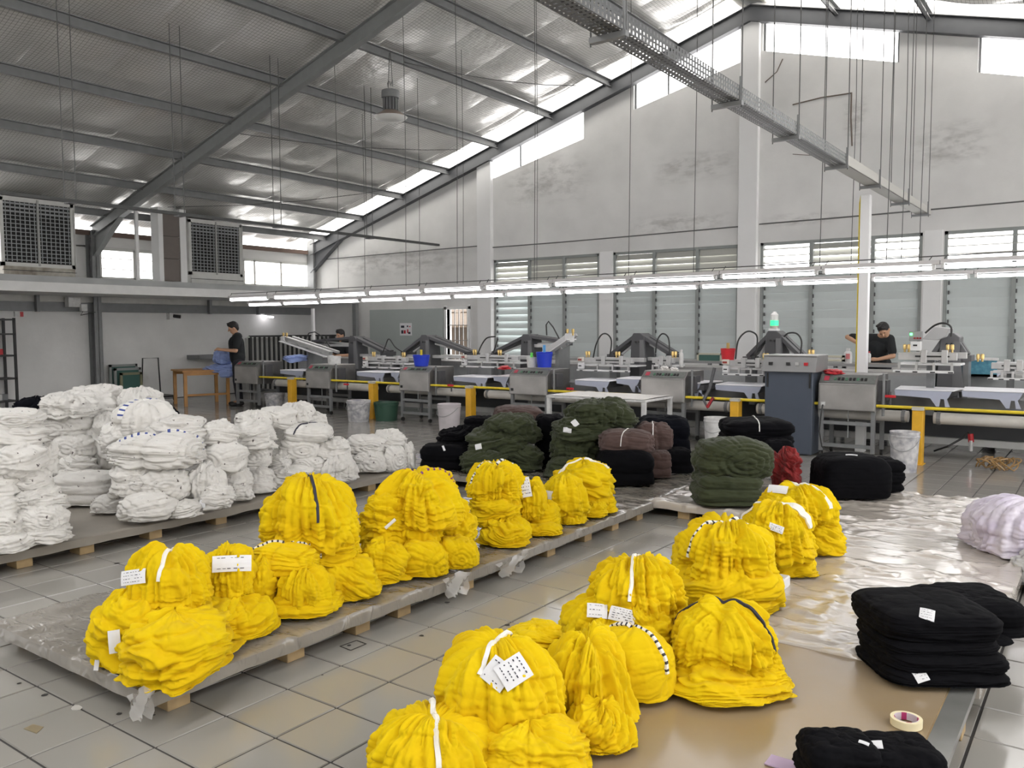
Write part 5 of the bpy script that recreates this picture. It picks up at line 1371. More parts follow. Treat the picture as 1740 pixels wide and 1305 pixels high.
# hose with red nozzle on the base, hanging hose by the fifth dryer
P = [un(1588, 800-34, 'z', .02), un(1612, 758, 'y', 10.6), un(1636, 744, 'y', 10.7), un(1645, 735, 'y', 10.75), un(1650, 745, 'y', 10.7)]
h = empty('air_hose', tuple(P[0]), 'black air hose with a red nozzle on the machine base at the right', 'hose')
MB().tube(P, .012, 7).build('hose', BLKP, h, smooth=True)
x0, x1, z0, z1 = rx(1643, 737, 1654, 766, 10.65)
MB().tube([((x0+x1)/2, 10.65, z1), ((x0+x1)/2+.01, 10.65, z0+.1)], .03, 8).build('nozzle', REDP, h)
MB().tube([((x0+x1)/2+.01, 10.64, z0+.12), ((x0+x1)/2+.01, 10.64, z0)], .022, 8).build('tip', STAINL, h)
P = [un(1214, 625, 'y', 10.1), un(1206, 660, 'y', 10.05), un(1196, 680, 'y', 10.0), un(1202, 692, 'y', 9.98), un(1212, 676, 'y', 9.97)]
h = empty('spray_gun', tuple(P[2]), 'grey hose with a red spray gun hanging right of the fifth dryer', 'hose')
MB().tube(P, .022, 7).build('hose', STEELD, h, smooth=True)
MB().bar(P[3], P[4], .04, .03).build('gun', REDP, h)
# red levers by the dryers
for px, py, lab in ((588, 656, 'red lever right of the second dryer'), (765, 658, 'red lever right of the third dryer'), (968, 664, 'red lever right of the fourth dryer'), (1512, 678, 'red lever right of the sixth dryer')):
    p = un(px, py, 'y', 10.02)
    t = empty('valve_lever', tuple(p), lab, 'lever', 'red levers by the dryers')
    MB().bar(p+np.array([-.05, 0, .03]), p+np.array([.06, 0, .03]), .03, .03).build('grip', REDP, t, bev=.004)
    MB().tube([tuple(p+np.array([0, .03, .08])), tuple(p+np.array([0, .03, -.07]))], .012, 8).build('stem', STEELD, t)
# tangle of brown tape on the floor at the right
p = un(1692, 795, 'z', .02)
tg = MB(); rs = np.random.RandomState(4)
for k in range(16):
    c = p+np.array([rs.uniform(-.14, .14), rs.uniform(-.12, .12), 0]); r = rs.uniform(.04, .1); a0 = rs.uniform(0, 6)
    tg.tube([(c[0]+r*math.cos(a0+t), c[1]+r*math.sin(a0+t), .015+abs(.11*math.sin(t*.6+k))) for t in np.linspace(0, 4.5, 12)], .008, 5)
tag(tg.build('tape_tangle', mat('brown_tape', (.32, .19, .07), .35, coat=.4), loc=(p[0], p[1], 0)), 'tangle of brown packing tape on the floor at the right under the machine', 'tape', None, 'stuff')

# ------------------------------------------------------------------ fluorescent fixtures in two rows
def fixture(x, Y, z, label, length=1.06, dz=0, dy=0):
    t = empty('tube_light', (x+length/2, Y, z+.2), label, 'light', 'fluorescent tube fixtures over the presses')
    MB().prismx([(Y-.05, z+.035), (Y+.05, z+.035), (Y+.03, z+.075), (Y-.03, z+.075)], x-.0, x+length+.04).build('batten', mat('batten_white', (.62, .60, .60), .5), t)
    for e in (x+.0, x+length-.03): MB().box(e, e+.03, Y-.022, Y+.022, z-.012, z+.036).build('lamp_holder', WPLAS, t)
    MB().tube([(x+.03, Y, z), (x+length-.03, Y, z)], .017, 12).build('tube', TUBEM, t, smooth=True)
    for e in (x+.02, x+length-.06): MB().bar((e, Y, z+.07), (e+.035, Y, z+.12), .008, .008).build('hook', WIREM, t)
places = 'far left end|second from the far left end|third from the far left|fourth from the far left|fifth from the far left|sixth from the far left|seventh from the far left|eighth from the far left|ninth from the far left|tenth from the far left|last one at the right margin|beyond the right margin'.split('|')
for k in range(11):
    x = -12.5+k*1.112 if k else -12.6
    fixture(x, 9.0, 2.03+.006*k, 'lit tube fixture of the upper row, '+places[k])
places.append('far beyond the right margin'); places[11] = 'twelfth, at the right margin'
for k in range(13):
    x = -14.62+k*1.108
    fixture(x, 10.9, 2.02+.006*k, 'lit tube fixture of the lower row behind, '+places[k])
for Y, x0, lab in ((9.0, -12.55, 'thin steel cable carrying the upper row of tube lights'), (10.9, -14.6, 'thin steel cable carrying the lower row of tube lights')):
    tag(MB().tube([(x0, Y, 2.14), (-6, Y, 2.17), (.6, Y, 2.21)], .006, 5).build('cable', WIREM, loc=(-6, Y, 2.17)), lab, 'cable')
# short lit fixture under the ledge
p = un(438, 536, 'y', 13.2); q = un(464, 539, 'y', 13.2)
t = empty('tube_light', tuple((p+q)/2), 'small lit tube fixture far back under the ledge', 'light'); MB().tube([p, q], .02, 8).build('tube', TUBEM, t); MB().bar(p+np.array([0, 0, .04]), q+np.array([0, 0, .04]), .06, .03).build('batten', WPLAS, t)
MB().tube([(p+q)/2+np.array([0, 0, .04]), ((p+q)/2)*np.array([1, 1, 0])+np.array([0, 0, 2.22])], .004, 5).build('wire', WIREM, t)
# ------------------------------------------------------------------ overhead things
# perforated cable tray along the hall
TXA, TXB, TZ0, TZ1 = -2.335, -2.18, 3.10, 3.20
ct = empty('cable_tray', (-2.26, 9, 3.1), 'grey perforated steel cable tray slung from the roof above the right row', 'cable tray')
def perf(mb, P, U, V, nu, nv, hole=.30):
    """sheet spanned by U,V from P with nu x nv square holes"""
    P, U, V = map(np.array, (P, U, V))
    for i in range(nu):
        for j in range(nv):
            o = P+U*(i/nu)+V*(j/nv); u = U/nu; v = V/nv
            c = [o, o+u, o+u+v, o+v]; m = o+(u+v)/2
            h = [m-u*hole-v*hole*(.6), m+u*hole-v*hole*.6, m+u*hole+v*hole*.6, m-u*hole+v*hole*.6]
            k = len(mb.v); mb.add(c+h, [(0, 1, 5, 4), (1, 2, 6, 5), (2, 3, 7, 6), (3, 0, 4, 7)])
y0, y1 = 2.2, 8.6
mb = MB(); perf(mb, (TXA, y0, TZ0), (TXB-TXA, 0, 0), (0, y1-y0, 0), 4, int((y1-y0)/.042), .31); perf(mb, (TXB, y0, TZ0), (0, 0, TZ1-TZ0), (0, y1-y0, 0), 3, int((y1-y0)/.042), .30); perf(mb, (TXA, y0, TZ0), (0, 0, TZ1-TZ0), (0, y1-y0, 0), 3, int((y1-y0)/.042), .30)
tag(mb.build('perforated_sheet', mat('galvanised', (.15, .155, .16), .45, .3, var=.15), ct), kind='stuff')
mb = MB(); mb.box(TXA, TXB, y1, 13.2, TZ0, TZ0+.004); mb.box(TXB-.004, TXB, y1, 13.2, TZ0, TZ1); mb.box(TXA, TXA+.004, y1, 13.2, TZ0, TZ1)
mb.build('solid_trough', mat('trough', (.50, .49, .46), .45, .3), ct)
rods = [3.1, 4.05, 5.75, 7.05, 8.6, 10.0, 11.6, 12.95]
for y in rods:
    br = MB().box(TXA-.05, TXB+.02, y-.02, y+.02, TZ0-.035, TZ0-.005).build('bracket', STEELP, ct)
    MB().box(TXB+.0, TXB+.012, y-.015, y+.015, TZ0-.03, TZ1+.06).build('upright', STEELP, br)
    for x in (TXA-.05, TXB+.012): MB().tube([(x, y, TZ0-.05), (x, y, roofz(x)-.1)], .005, 5).build('rod', WIREM, br)
MB().tube([(TXA+.07, y0, TZ0+.03), (TXA+.08, 9, TZ0+.03), (TXA+.07, 13, TZ0+.03)], .014, 6).build('cable', BLKP, ct)
# tall white pole with yellow conduit
x0, x1, z0, z1 = rx(1459, 317, 1475, 630, 10.62)
wp = tag(MB().box(x0, x1, 10.62, 10.62+(x1-x0), 0, 3.09).build('white_pole', COLM, loc=((x0+x1)/2, 10.6, 0), bev=.004), 'tall white square pole rising behind the sixth dryer to the cable tray', 'pole')
MB().tube([(x0-.012, 10.65, .6), (x0-.012, 10.65, 3.0), (x0-.0, 10.66, 3.09)], .010, 6).build('yellow_conduit', YELR, wp)
# far thin white pole and grey pipe at the left
p = un(533, 600, 'y', 12.6)
tag(MB().box(p[0]-.03, p[0]+.03, 12.57, 12.63, 0, 1.98).build('white_pole', COLM, loc=(p[0], 12.6, 0)), 'thin white pole at the far left end of the tube lights', 'pole')
p = un(606, 560, 'y', 14.6)
tag(MB().box(p[0]-.06, p[0]+.06, 14.52, 14.62, 0, 2.15).build('grey_post', STEELP, loc=(p[0], 14.6, 0)), 'grey steel post against the gable wall left of the grey green panel', 'post')
# long suspended rail with pairs of wires
RX0, RZ0 = -10.45, 3.10
ry0, ry1 = 2.6, 12.1
sr = empty('suspended_rail', (RX0, 7.4, RZ0), 'dark steel rail hanging on pairs of wires above the left side of the hall', 'rail')
MB().box(RX0-.03, RX0+.03, ry0, ry1, RZ0-.02, RZ0+.02).build('rail', mat('rail_dark', (.05, .052, .052), .5), sr)
for y in (5.22, 6.7, 8.35, 10.3):
    hb = MB().box(RX0-.06, RX0+.06, y-.05, y+.05, RZ0-.035, RZ0-.02).build('hanger', STEELD, sr)
    for dy in (-.07, .07): MB().tube([(RX0, y+dy, RZ0), (RX0, y+dy*1.1, roofz(RX0)-.1)], .006, 5).build('wire', WIREM, hb)
# high bay lamp
YL = 8.0
while True:                                  # depth at which the hook meets the roof
    p = un(660, 88, 'y', YL)
    if p[2] > roofz(p[0])-.13: break
    YL += .02
cx, cy = un(664, 190, 'y', YL)[0], YL
zt = rx(650, 148, 680, 205, YL)[3]; zb = rx(650, 148, 680, 206, YL)[2]; H = zt-zb
hb = empty('high_bay_lamp', (cx, cy, zt), 'grey high bay lamp with a flared white shade hanging from the roof', 'lamp')
K_ = H/.62
MB().lathe((cx, cy, zb+H*.68), [(.16*K_, 0), (.165*K_, H*.02), (.165*K_, H*.2), (.16*K_, H*.22)], 24).build('driver_housing', STEELP, hb, smooth=True)
MB().lathe((cx, cy, zb+H*.30), [(.125*K_, 0), (.12*K_, H*.38)], 20).build('heat_sink', STEELD, hb)
for k in range(14):
    t = 2*math.pi*k/14
    MB().bar((cx+.13*math.cos(t), cy+.13*math.sin(t), zb+H*.3), (cx+.175*math.cos(t), cy+.175*math.sin(t), zb+H*.3), .012, .012).build('fin', STEELP, hb) if False else None
fn = MB()
for k in range(14):
    t = 2*math.pi*k/14; fn.box(cx+.135*K_*math.cos(t)-.006, cx+.135*K_*math.cos(t)+.006, cy+.135*K_*math.sin(t)-.006, cy+.135*K_*math.sin(t)+.006, zb+H*.3, zb+H*.68)
tag(fn.build('fins', STEELP, hb), kind='stuff')
MB().lathe((cx, cy, zb+H*.12), [(.30*K_, 0), (.24*K_, H*.08), (.14*K_, H*.19)], 28).build('reflector', mat('reflector_brown', (.42, .34, .28), .35, .4), hb, smooth=True)
MB().lathe((cx, cy, zb), [(.14*K_, 0), (.26*K_, H*.05), (.31*K_, H*.12), (.30*K_, H*.13)], 28).build('lens', mat('lens_white', (.78, .78, .76), .3), hb, smooth=True)
zp = roofz(cx)-.15
MB().tube([(cx-.05, cy, zt), (cx-.01, cy, zp)], .006, 5).build('chain', WIREM, hb); MB().tube([(cx+.05, cy, zt), (cx+.01, cy, zp)], .006, 5).build('chain', WIREM, hb)
MB().tube([(cx-.05, cy, zt+.02), (cx-.06, cy, zt+.08), (cx-.02, cy, zt+.10), (cx, cy, zt+.03), (cx+.05, cy, zt+.1), (cx+.05, cy, zt)], .008, 5).build('hooks', STEELP, hb)
# thin drop wires holding the light rows
for px, Y, lab in ((575, 9, 'second'), (690, 9, 'third'), (777, 9, 'fourth'), (908, 9, 'fifth'), (1068, 9, 'seventh'), (1178, 9, 'eighth'), (1392, 9, 'ninth'), (1505, 9, 'tenth'),
                   (620, 10.9, 'second'), (713, 10.9, 'third'), (787, 10.9, 'fourth'), (912, 10.9, 'fifth'), (1445, 10.9, 'ninth'), (1530, 10.9, 'tenth'), (1560, 10.9, 'eleventh')):
    x = un(px, 480, 'y', Y)[0]
    tag(MB().tube([(x, Y, 2.14), (x+.02, Y, (2.1+roofz(x))/2), (x, Y, roofz(x)-.1)], .0045, 5).build('drop_wire', WIREM, loc=(x, Y, 2.14)), 'thin wire dropping from the roof to the %s row of tube lights, %s along' % ('upper' if Y == 9 else 'lower', lab), 'wire', 'drop wires of the tube lights')
# crossing bracing wires under the roof
for i, (a, ya, b, yb, lab) in enumerate((((390, 225), 8.9, (812, 165), 14.4, 'thin dark brace wire crossing under the roof beside the rafter'), ((285, 352), 9, (700, 190), 14.4, 'slack brace wire rising under the roof above the right cooler'), ((660, 30), 10, (1000, 18), 14.3, 'brace wire high under the roof near the high bay lamp'))):
    p = un(*a, 'y', ya); q = un(*b, 'y', yb)
    for r_ in (p, q): r_[2] = min(r_[2], roofz(r_[0])-.1)
    m_ = (p+q)/2-np.array([0, 0, .12]); m_[2] = min(m_[2], roofz(m_[0])-.15)
    tag(MB().tube([p, (p+m_)/2-np.array([0, 0, .03]), m_, (q+m_)/2-np.array([0, 0, .03]), q], .007, 5).build('brace_wire', WIREM, loc=tuple(p)), lab, 'wire')

# ------------------------------------------------------------------ evaporative coolers on the ledge
def cooler(Y0, Y1, Z0, Z1, X, label, dirty):
    t = empty('air_cooler', (X-.5, (Y0+Y1)/2, 2.49), label, 'air cooler', 'air coolers on the ledge')
    fm = mat('cooler_casing', (.60, .60, .58), .5, var=.12)
    MB().box(X-1.0, X-.03, Y0+.02, Y1-.02, Z0, Z1).build('core', mat('cooler_dark', (.015, .015, .015), .8), t)
    f = MB(); w = .06
    f.box(X-1.02, X, Y0, Y0+w, Z0-.02, Z1); f.box(X-1.02, X, Y1-w, Y1, Z0-.02, Z1); f.box(X-.06, X, Y0, Y1, Z1-w, Z1); f.box(X-.06, X, Y0, Y1, Z0-.02, Z0+w*.8); f.box(X-1.02, X, Y1-.01, Y1+.02, Z0, Z1)
    f.box(X-1.02, X, Y0, Y1, Z1, Z1+.02)
    f.build('casing', fm, t)
    MB().box(X-.045, X+.012, (Y0+Y1)/2-.018, (Y0+Y1)/2+.018, Z0, Z1).build('mullion', mat('grille_grey', (.35, .35, .34), .5), t)
    base = MB().box(X-1.0, X+.02, Y0+.02, Y1-.02, 2.49, Z0-.02).build('base_tray', mat('dirty_tray', (.50, .48, .42), .6, var=.6, vscale=5, dark=(.14, .11, .08)) if dirty else fm, t)
    MB().box(X+.02, X+.03, Y0, Y1, (2.49+Z0)/2-.006, (2.49+Z0)/2+.004).build('pipe', BLKP, t)
    GL = mat('grille_slat', (.30, .31, .32), .45)
    for hf, (a, b) in enumerate(((Y0+w, (Y0+Y1)/2-.018), ((Y0+Y1)/2+.018, Y1-w))):
        n = 15
        for k in range(n):
            z = Z0+w+(Z1-Z0-2*w)*(k+.5)/n
            th = .014 if not (k >= n-3) else .03
            MB().box(X-.035, X-.012, a, b, z-th/2, z+th/2).build('slat', GL, t)
        for k in range(7):
            y = a+(b-a)*(k+.5)/7
            MB().box(X-.012, X-.003, y-.007, y+.007, Z0+w, Z1-w).build('slat', GL, t)
XC = -15.75
def yz(px, py): 
    p = un(px, py, 'x', XC); return p[1], p[2]
y0, z1_ = yz(0, 338); y1, _ = yz(124, 340); _, z0_ = yz(60, 452)
cooler(y0-.02, y1, z0_, min(z1_+.05, roofz(XC)-.12), XC, 'large left air cooler with a dark grille and a stained tray on the ledge', True)
y0, z1_ = yz(320, 372); y1, _ = yz(410, 374); _, z0_ = yz(365, 467)
cooler(y0, y1, z0_, min(z1_, roofz(XC)-.12), XC, 'right air cooler with a dark grille, beside the brown duct', False)
# brown duct panel and pale posts between them
ya, za = yz(275, 362); yb_, _ = yz(304, 365); _, zb_ = yz(290, 470)
dt = empty('duct', (XC+.05, (ya+yb_)/2, 2.49), 'brown sheet duct standing between pale strips left of the right cooler', 'duct')
for k in range(3):
    h = (min(za, 4.0)-2.52)/3
    MB().box(XC-.3, XC+.0, ya, yb_, 2.52+k*h+.004, 2.52+(k+1)*h-.004).build('section', mat('duct_brown', (.16, .135, .12), .55, var=.1), dt)
MB().box(XC-.25, XC+.02, ya-.10, ya-.0, 2.5, 4.0).build('side_strip', COLM, dt); MB().box(XC-.25, XC+.02, yb_, yb_+.14, 2.5, 4.0).build('side_strip', COLM, dt)
ya, _ = yz(231, 400)
tag(MB().box(XC, XC+.05, ya-.03, ya+.03, 2.49, roofz(XC)-.1).build('pale_post', COLM, loc=(XC, ya, 2.49)), 'slim pale post standing on the ledge in front of the left window', 'post')

# ------------------------------------------------------------------ things on and by the left wall
def onwall(px0, py0, px1, py1, X=XL+.02):
    p = un(px0, py1, 'x', X); q = un(px1, py0, 'x', X); return p[1], q[1], p[2], q[2]
y0, y1, z0, z1 = onwall(105, 506, 125, 522)
t = empty('electric_box', (XL+.15, (y0+y1)/2, z0), 'pale electric box with a small camera under the ledge left of the steel column', 'box')
MB().box(XL+.14, XL+.3, y0, y1, z0, z1).build('case', WPLAS, t, bev=.005); MB().box(XL+.28, XL+.36, y1-.02, y1+.1, z0-.08, z0+.06).build('camera', WPLAS, t)
MB().tube([(XL+.3, y1+.05, z0-.06), (XL+.28, y1, z0-.16), (XL+.28, y1+.3, z0-.1)], .008, 5).build('cable', BLKP, t)
y0, y1, z0, z1 = onwall(24, 530, 38, 538)
t = empty('exit_light', (XL, (y0+y1)/2, z0), 'small white emergency light with a red side on the left wall', 'light')
MB().box(XL, XL+.06, y0, y0+(y1-y0)*.6, z0, z1).build('body', WPLAS, t); MB().box(XL, XL+.06, y0+(y1-y0)*.6, y1, z0, z1).build('red_cover', REDP, t)
y0, y1, z0, z1 = onwall(284, 532, 299, 543)
t = empty('security_camera', (XL, (y0+y1)/2, z0), 'small white camera on the left wall beneath the beam', 'camera')
MB().box(XL, XL+.12, y0, y0+(y1-y0)*.5, z0, z1).build('mount', WPLAS, t); MB().tube([(XL+.1, y0+.1, z0+.08), (XL+.2, y1, z0+.06)], .04, 10).build('barrel', BLKP, t)
# black rack at the left edge
t = empty('storage_rack', (XL+.3, 6.95, 0), 'black steel rack with small goods at the left edge under the ledge', 'rack')
for y in (6.0, 7.18):
    for x in (XL+.06, XL+.5): MB().box(x-.02, x+.02, y-.02, y+.02, 0, 1.75).build('post', BLKP, t)
for z in (.2, .62, 1.05, 1.45, 1.72): MB().box(XL+.05, XL+.52, 6.0, 7.2, z-.015, z+.015).build('shelf', BLKP, t)
for i, (y, z, m_) in enumerate(((6.95, .215, WPLAS), (6.85, .635, WPLAS), (7.0, 1.065, REDP), (6.8, 1.065, WPLAS), (7.05, .215, STEELP))):
    tag(MB().box(XL+.2, XL+.32, y-.05, y+.05, z, z+.11).build('small_box', m_, loc=(XL+.26, y, z), bev=.006), ['white box on the lowest shelf of the black rack', 'white box on the second shelf of the black rack', 'red box on the third shelf of the black rack', 'white box left of the red one on the black rack', 'grey box on the lowest shelf of the black rack'][i], 'box', 'goods on the black rack')
# screens leaning and trolley
for i, (a, b, c, d, m_) in enumerate(((186, 618, 232, 658, LFRAME), (194, 624, 238, 658, LFRAME), (204, 632, 240, 660, mat('olive_frame', (.22, .22, .14), .6)))):
    X = XL+.12+.1*i
    y0, y1, z0, z1 = onwall(a, b, c, d+12, X); z0 = .02
    t = empty('printing_screen', (X, (y0+y1)/2, 0), ['rear grey framed screen leaning on the left wall', 'middle framed screen leaning on the left wall', 'front olive framed screen leaning on the left wall'][i], 'screen', 'screens leaning on the left wall')
    f = MB(); f.box(X, X+.04, y0, y1, z1-.05, z1); f.box(X, X+.04, y0, y1, z0, z0+.05); f.box(X, X+.04, y0, y0+.05, z0, z1); f.box(X, X+.04, y1-.05, y1, z0, z1)
    f.build('frame', m_, t); MB().box(X+.01, X+.02, y0+.05, y1-.05, z0+.05, z1-.05).build('mesh', SLATE, t)
y0, y1, z0, z1 = onwall(243, 608, 271, 668, XL+.35)
t = empty('hand_trolley', (XL+.5, (y0+y1)/2, 0), 'black tubular hand trolley standing by the left wall', 'trolley')
MB().tube([(XL+.35, y0-.03, .12), (XL+.33, y0+.03, z1), (XL+.33, y1-.02, z1), (XL+.35, y1, .12)], .015, 8).build('handle', BLKP, t)
MB().box(XL+.3, XL+.95, y0-.04, y1+.02, .09, .13).build('deck', BLKP, t)
for x in (XL+.38, XL+.88):
    for y in (y0, y1): MB().tube([(x, y-.015, .05), (x, y+.015, .05)], .05, 12).build('wheel', BLKP, t)
# wooden table with light blue cloth
xa = -15.3; tz = .76
p0 = un(316, 691, 'z', 0); p1 = un(388, 687, 'z', 0)
t = empty('wooden_table', ((p0[0]+p1[0])/2-.2, (p0[1]+p1[1])/2+.2, 0), 'honey coloured wooden table heaped with light blue cloth at the far left', 'table')
d = (p1-p0)/np.linalg.norm(p1-p0); nrm = np.array([-d[1], d[0], 0]); nrm = nrm if nrm@fw > 0 else -nrm
L_ = np.linalg.norm(p1-p0); W_ = .8; zt = un(350, 627, 'z', 0)[2]
tz = float(un(318, 630, 'y', p0[1])[2])
def tp_(a, b, z): q = p0+d*a+nrm*b; return (q[0], q[1], z)
def tbar(a0, b0, a1, b1, z0, z1, name, m_):
    MB().hexa([tp_(a0, b0, z0), tp_(a1, b0, z0), tp_(a1, b1, z0), tp_(a0, b1, z0), tp_(a0, b0, z1), tp_(a1, b0, z1), tp_(a1, b1, z1), tp_(a0, b1, z1)]).build(name, m_, t)
tbar(-.06, -.06, L_+.06, W_+.06, tz-.03, tz, 'table_top', WOODT)
tbar(-.0, -.02, L_, .02, tz-.10, tz-.03, 'apron', WOODT); tbar(-.0, W_-.02, L_, W_+.02, tz-.10, tz-.03, 'apron', WOODT)
for a in (0, L_):
    for b in (0, W_): tbar(a-.03, b-.03, a+.03, b+.03, 0, tz-.03, 'leg', WOODT)
tbar(0, -.015, L_, .015, .2, .24, 'stretcher', WOODT)
def cl(x0_, y0_, x1_, y1_, dd, kind, label, nm='cloth_pile', cat='cloth', **k):
    o = bundle(x0_, y0_, x1_, y1_, dd, kind, BLU, label, 'light blue cloth on the wooden table', int(x0_+y0_), name=nm, nu=90, nv=60, floor_z=None, **k); o['category'] = cat
pc = np.array(tp_(L_*.75, .3, tz)); dd = float((pc-CAM)@fw)
cl(348, 618, 402, 634, dd, 'heap', 'light blue cloth pile spread on the wooden table', rdep=.28, layers=3)
cl(362, 592, 396, 620, dd-.1, 'tied', 'light blue shirt held up over the wooden table', rdep=.16)
cl(372, 628, 396, 642, dd-.35, 'heap', 'light blue cloth corner hanging over the table edge', rdep=.06)
# grey shelf on the wall behind the table
p = un(334, 608, 'x', XL+.3)
tag(MB().box(XL+.0, XL+.5, p[1]-.05, p[1]+1.0, p[2]-.03, p[2]+.06).build('grey_shelf', STEELP, loc=(XL+.2, p[1]+.4, p[2])), 'grey wall shelf behind the light blue cloth', 'shelf')
# dark slatted railing in the corner
yA = un(424, 590, 'x', -16.2)[1]
t = empty('railing', (-16.2, 13.4, 0), 'dark railing of upright bars in the far left corner', 'railing')
ytop = un(470, 571, 'x', -16.2)[2]
MB().box(-16.22, -16.18, yA, 14.7, ytop-.02, ytop+.02).build('top_rail', BLKP, t); MB().box(-16.22, -16.18, yA, 14.7, .28, .32).build('bottom_rail', BLKP, t)
for y in np.arange(yA+.02, 14.7, .135): MB().box(-16.215, -16.185, y-.022, y+.022, .1, ytop).build('bar', BLKP, t)
MB().box(-16.36, -16.33, yA, 14.7, .1, ytop-.04).build('backing_sheet', mat('pale_sheet', (.5, .5, .48), .6), t)
for y in (yA+.02, 14.6): MB().box(-16.23, -16.17, y-.03, y+.03, 0, ytop).build('post', BLKP, t)

# ------------------------------------------------------------------ people
def capsule(mb, p, q, r0, r1, n=12, rings=4, sq=1.0):
    p = Vector(p); q = Vector(q); d = (q-p); L_ = d.length; d.normalize()
    pts = []; R = []
    for k in range(rings): a = math.pi/2*(k/rings); pts.append(p-d*r0*math.cos(a)); R.append(max(.001, r0*math.sin(a)))
    for k in range(5): u = k/4; pts.append(p+d*L_*u); R.append(r0*(1-u)+r1*u)
    for k in range(1, rings+1): a = math.pi/2*(k/rings); pts.append(q+d*r1*math.sin(a)); R.append(max(.001, r1*math.cos(a)))
    mb.tube(pts, R, n)
def ell(mb, c, r, n=16, m=12, Rm=None):
    V = []; c = Vector(c)
    for i in range(m+1):
        ph = math.pi*i/m
        for j in range(n):
            th = 2*math.pi*j/n; v = Vector((r[0]*math.sin(ph)*math.cos(th), r[1]*math.sin(ph)*math.sin(th), r[2]*math.cos(ph)))
            if Rm: v = Rm @ v
            V.append(c+v)
    mb.add(V, [(i*n+j, (i+1)*n+j, (i+1)*n+(j+1) % n, i*n+(j+1) % n) for i in range(m) for j in range(n)])
def remesh(o, vox):
    md = o.modifiers.new('remesh', 'REMESH'); md.mode = 'VOXEL'; md.voxel_size = vox; md.use_smooth_shade = True
    sm = o.modifiers.new('smooth', 'SMOOTH'); sm.factor = .5; sm.iterations = 3
def person(base, face, J, label, head_tilt=(0, 0), shorts=False):
    """J: joints in the person's frame (x right, y forward, z up)"""
    c, s = math.cos(face), math.sin(face)
    def T(v): return Vector((base[0]+v[0]*c-v[1]*s, base[1]+v[0]*s+v[1]*c, base[2]+v[2]))
    root = empty('person', tuple(base), label, 'person')
    j = {k: T(v) for k, v in J.items()}
    fwd = Vector((-s, c, 0)); rgt = Vector((c, s, 0)); upv = Vector((0, 0, 1))
    b = MB()
    chest, pel, neck, hd = j['chest'], j['pelvis'], j['neck'], j['head']
    hdir = (hd-neck).normalized()
    tiltM = Matrix.Rotation(math.radians(head_tilt[0]), 3, rgt) @ Matrix.Rotation(math.radians(head_tilt[1]), 3, fwd)
    B3 = Matrix((rgt, fwd, upv)).transposed(); RM = tiltM @ B3
    ell(b, hd, (.074, .092, .112), Rm=RM)                     # skull
    ell(b, hd+RM@Vector((0, .022, -.062)), (.055, .066, .058), Rm=RM)   # jaw
    capsule(b, hd+RM@Vector((0, .094, .005)), hd+RM@Vector((0, .112, -.028)), .008, .014)   # nose
    capsule(b, hd+RM@Vector((-.022, .080, -.056)), hd+RM@Vector((.022, .080, -.056)), .008, .008)   # lips
    for sx in (-1, 1):
        ell(b, hd+RM@Vector((sx*.076, -.002, -.012)), (.010, .022, .032), Rm=RM)     # ear
        ell(b, hd+RM@Vector((sx*.030, .082, .012)), (.020, .012, .012), Rm=RM)       # brow / eye socket
    capsule(b, chest+upv*.12, hd-RM@Vector((0, 0, .07)), .062, .052)
    for sx, S_ in ((-1, 'l'), (1, 'r')):
        sh, el, wr, ha = j['sh_'+S_], j['el_'+S_], j['wr_'+S_], j['ha_'+S_]
        capsule(b, sh, el, .050, .040); capsule(b, el, wr, .040, .027)
        hv = (ha-wr).normalized(); side = hv.cross(upv); side = side.normalized() if side.length > .1 else rgt
        nrm = side.cross(hv)
        capsule(b, wr, wr+hv*.075, .026, .034)
        for f in range(4):
            o_ = side*(-.027+.018*f); ln = (.070, .080, .075, .058)[f]
            a0 = wr+hv*.08+o_; a1 = a0+hv*ln*.5-nrm*.01; a2 = a1+hv*ln*.4-nrm*.03
            capsule(b, a0, a1, .0095, .009, 8, 2); capsule(b, a1, a2, .009, .008, 8, 2)
        a0 = wr+hv*.03-side*.03*sx; a1 = a0-side*.028*sx+hv*.03; capsule(b, a0, a1, .012, .010, 8, 2); capsule(b, a1, a1+hv*.03-nrm*.012, .010, .009, 8, 2)
    capsule(b, pel, chest, .125, .135)
    for S_ in 'lr':
        hp, kn, an, to = j['hip_'+S_], j['kn_'+S_], j['an_'+S_], j['to_'+S_]
        capsule(b, hp, kn, .078, .055); capsule(b, kn, an, .052, .036); capsule(b, an, to, .036, .03)
    o = b.build('body', SKIN, root); remesh(o, .0095)
    # eyes and mouth as flat small marks on the head
    ey = MB()
    for sx in (-1, 1): ell(ey, hd+RM@Vector((sx*.030, .0925, .006)), (.013, .004, .006), 10, 6, RM)
    ey.build('eyes', HAIR, root)
    # hair
    hm = MB()
    ell(hm, hd+RM@Vector((0, -.018, .030)), (.086, .100, .098), Rm=RM); ell(hm, hd+RM@Vector((0, .045, .082)), (.062, .05, .034), Rm=RM); ell(hm, hd+RM@Vector((0, -.052, -.01)), (.070, .055, .08), Rm=RM)
    rs = np.random.RandomState(3)
    for k in range(40):
        t_ = rs.uniform(0, 6.28); q = hd+RM@Vector((.07*math.cos(t_)*rs.rand(), .08*math.sin(t_)*rs.rand(), .105))
        capsule(hm, q, q+RM@Vector((rs.uniform(-.02, .02), rs.uniform(-.0, .03), .02)), .012, .006, 6, 2)
    o = hm.build('hair', HAIR, root); remesh(o, .009)
    # shirt
    st_ = MB(); capsule(st_, pel+upv*.02, chest-upv*.02, .150, .155); 
    sl_, sr_ = j['sh_l'], j['sh_r']
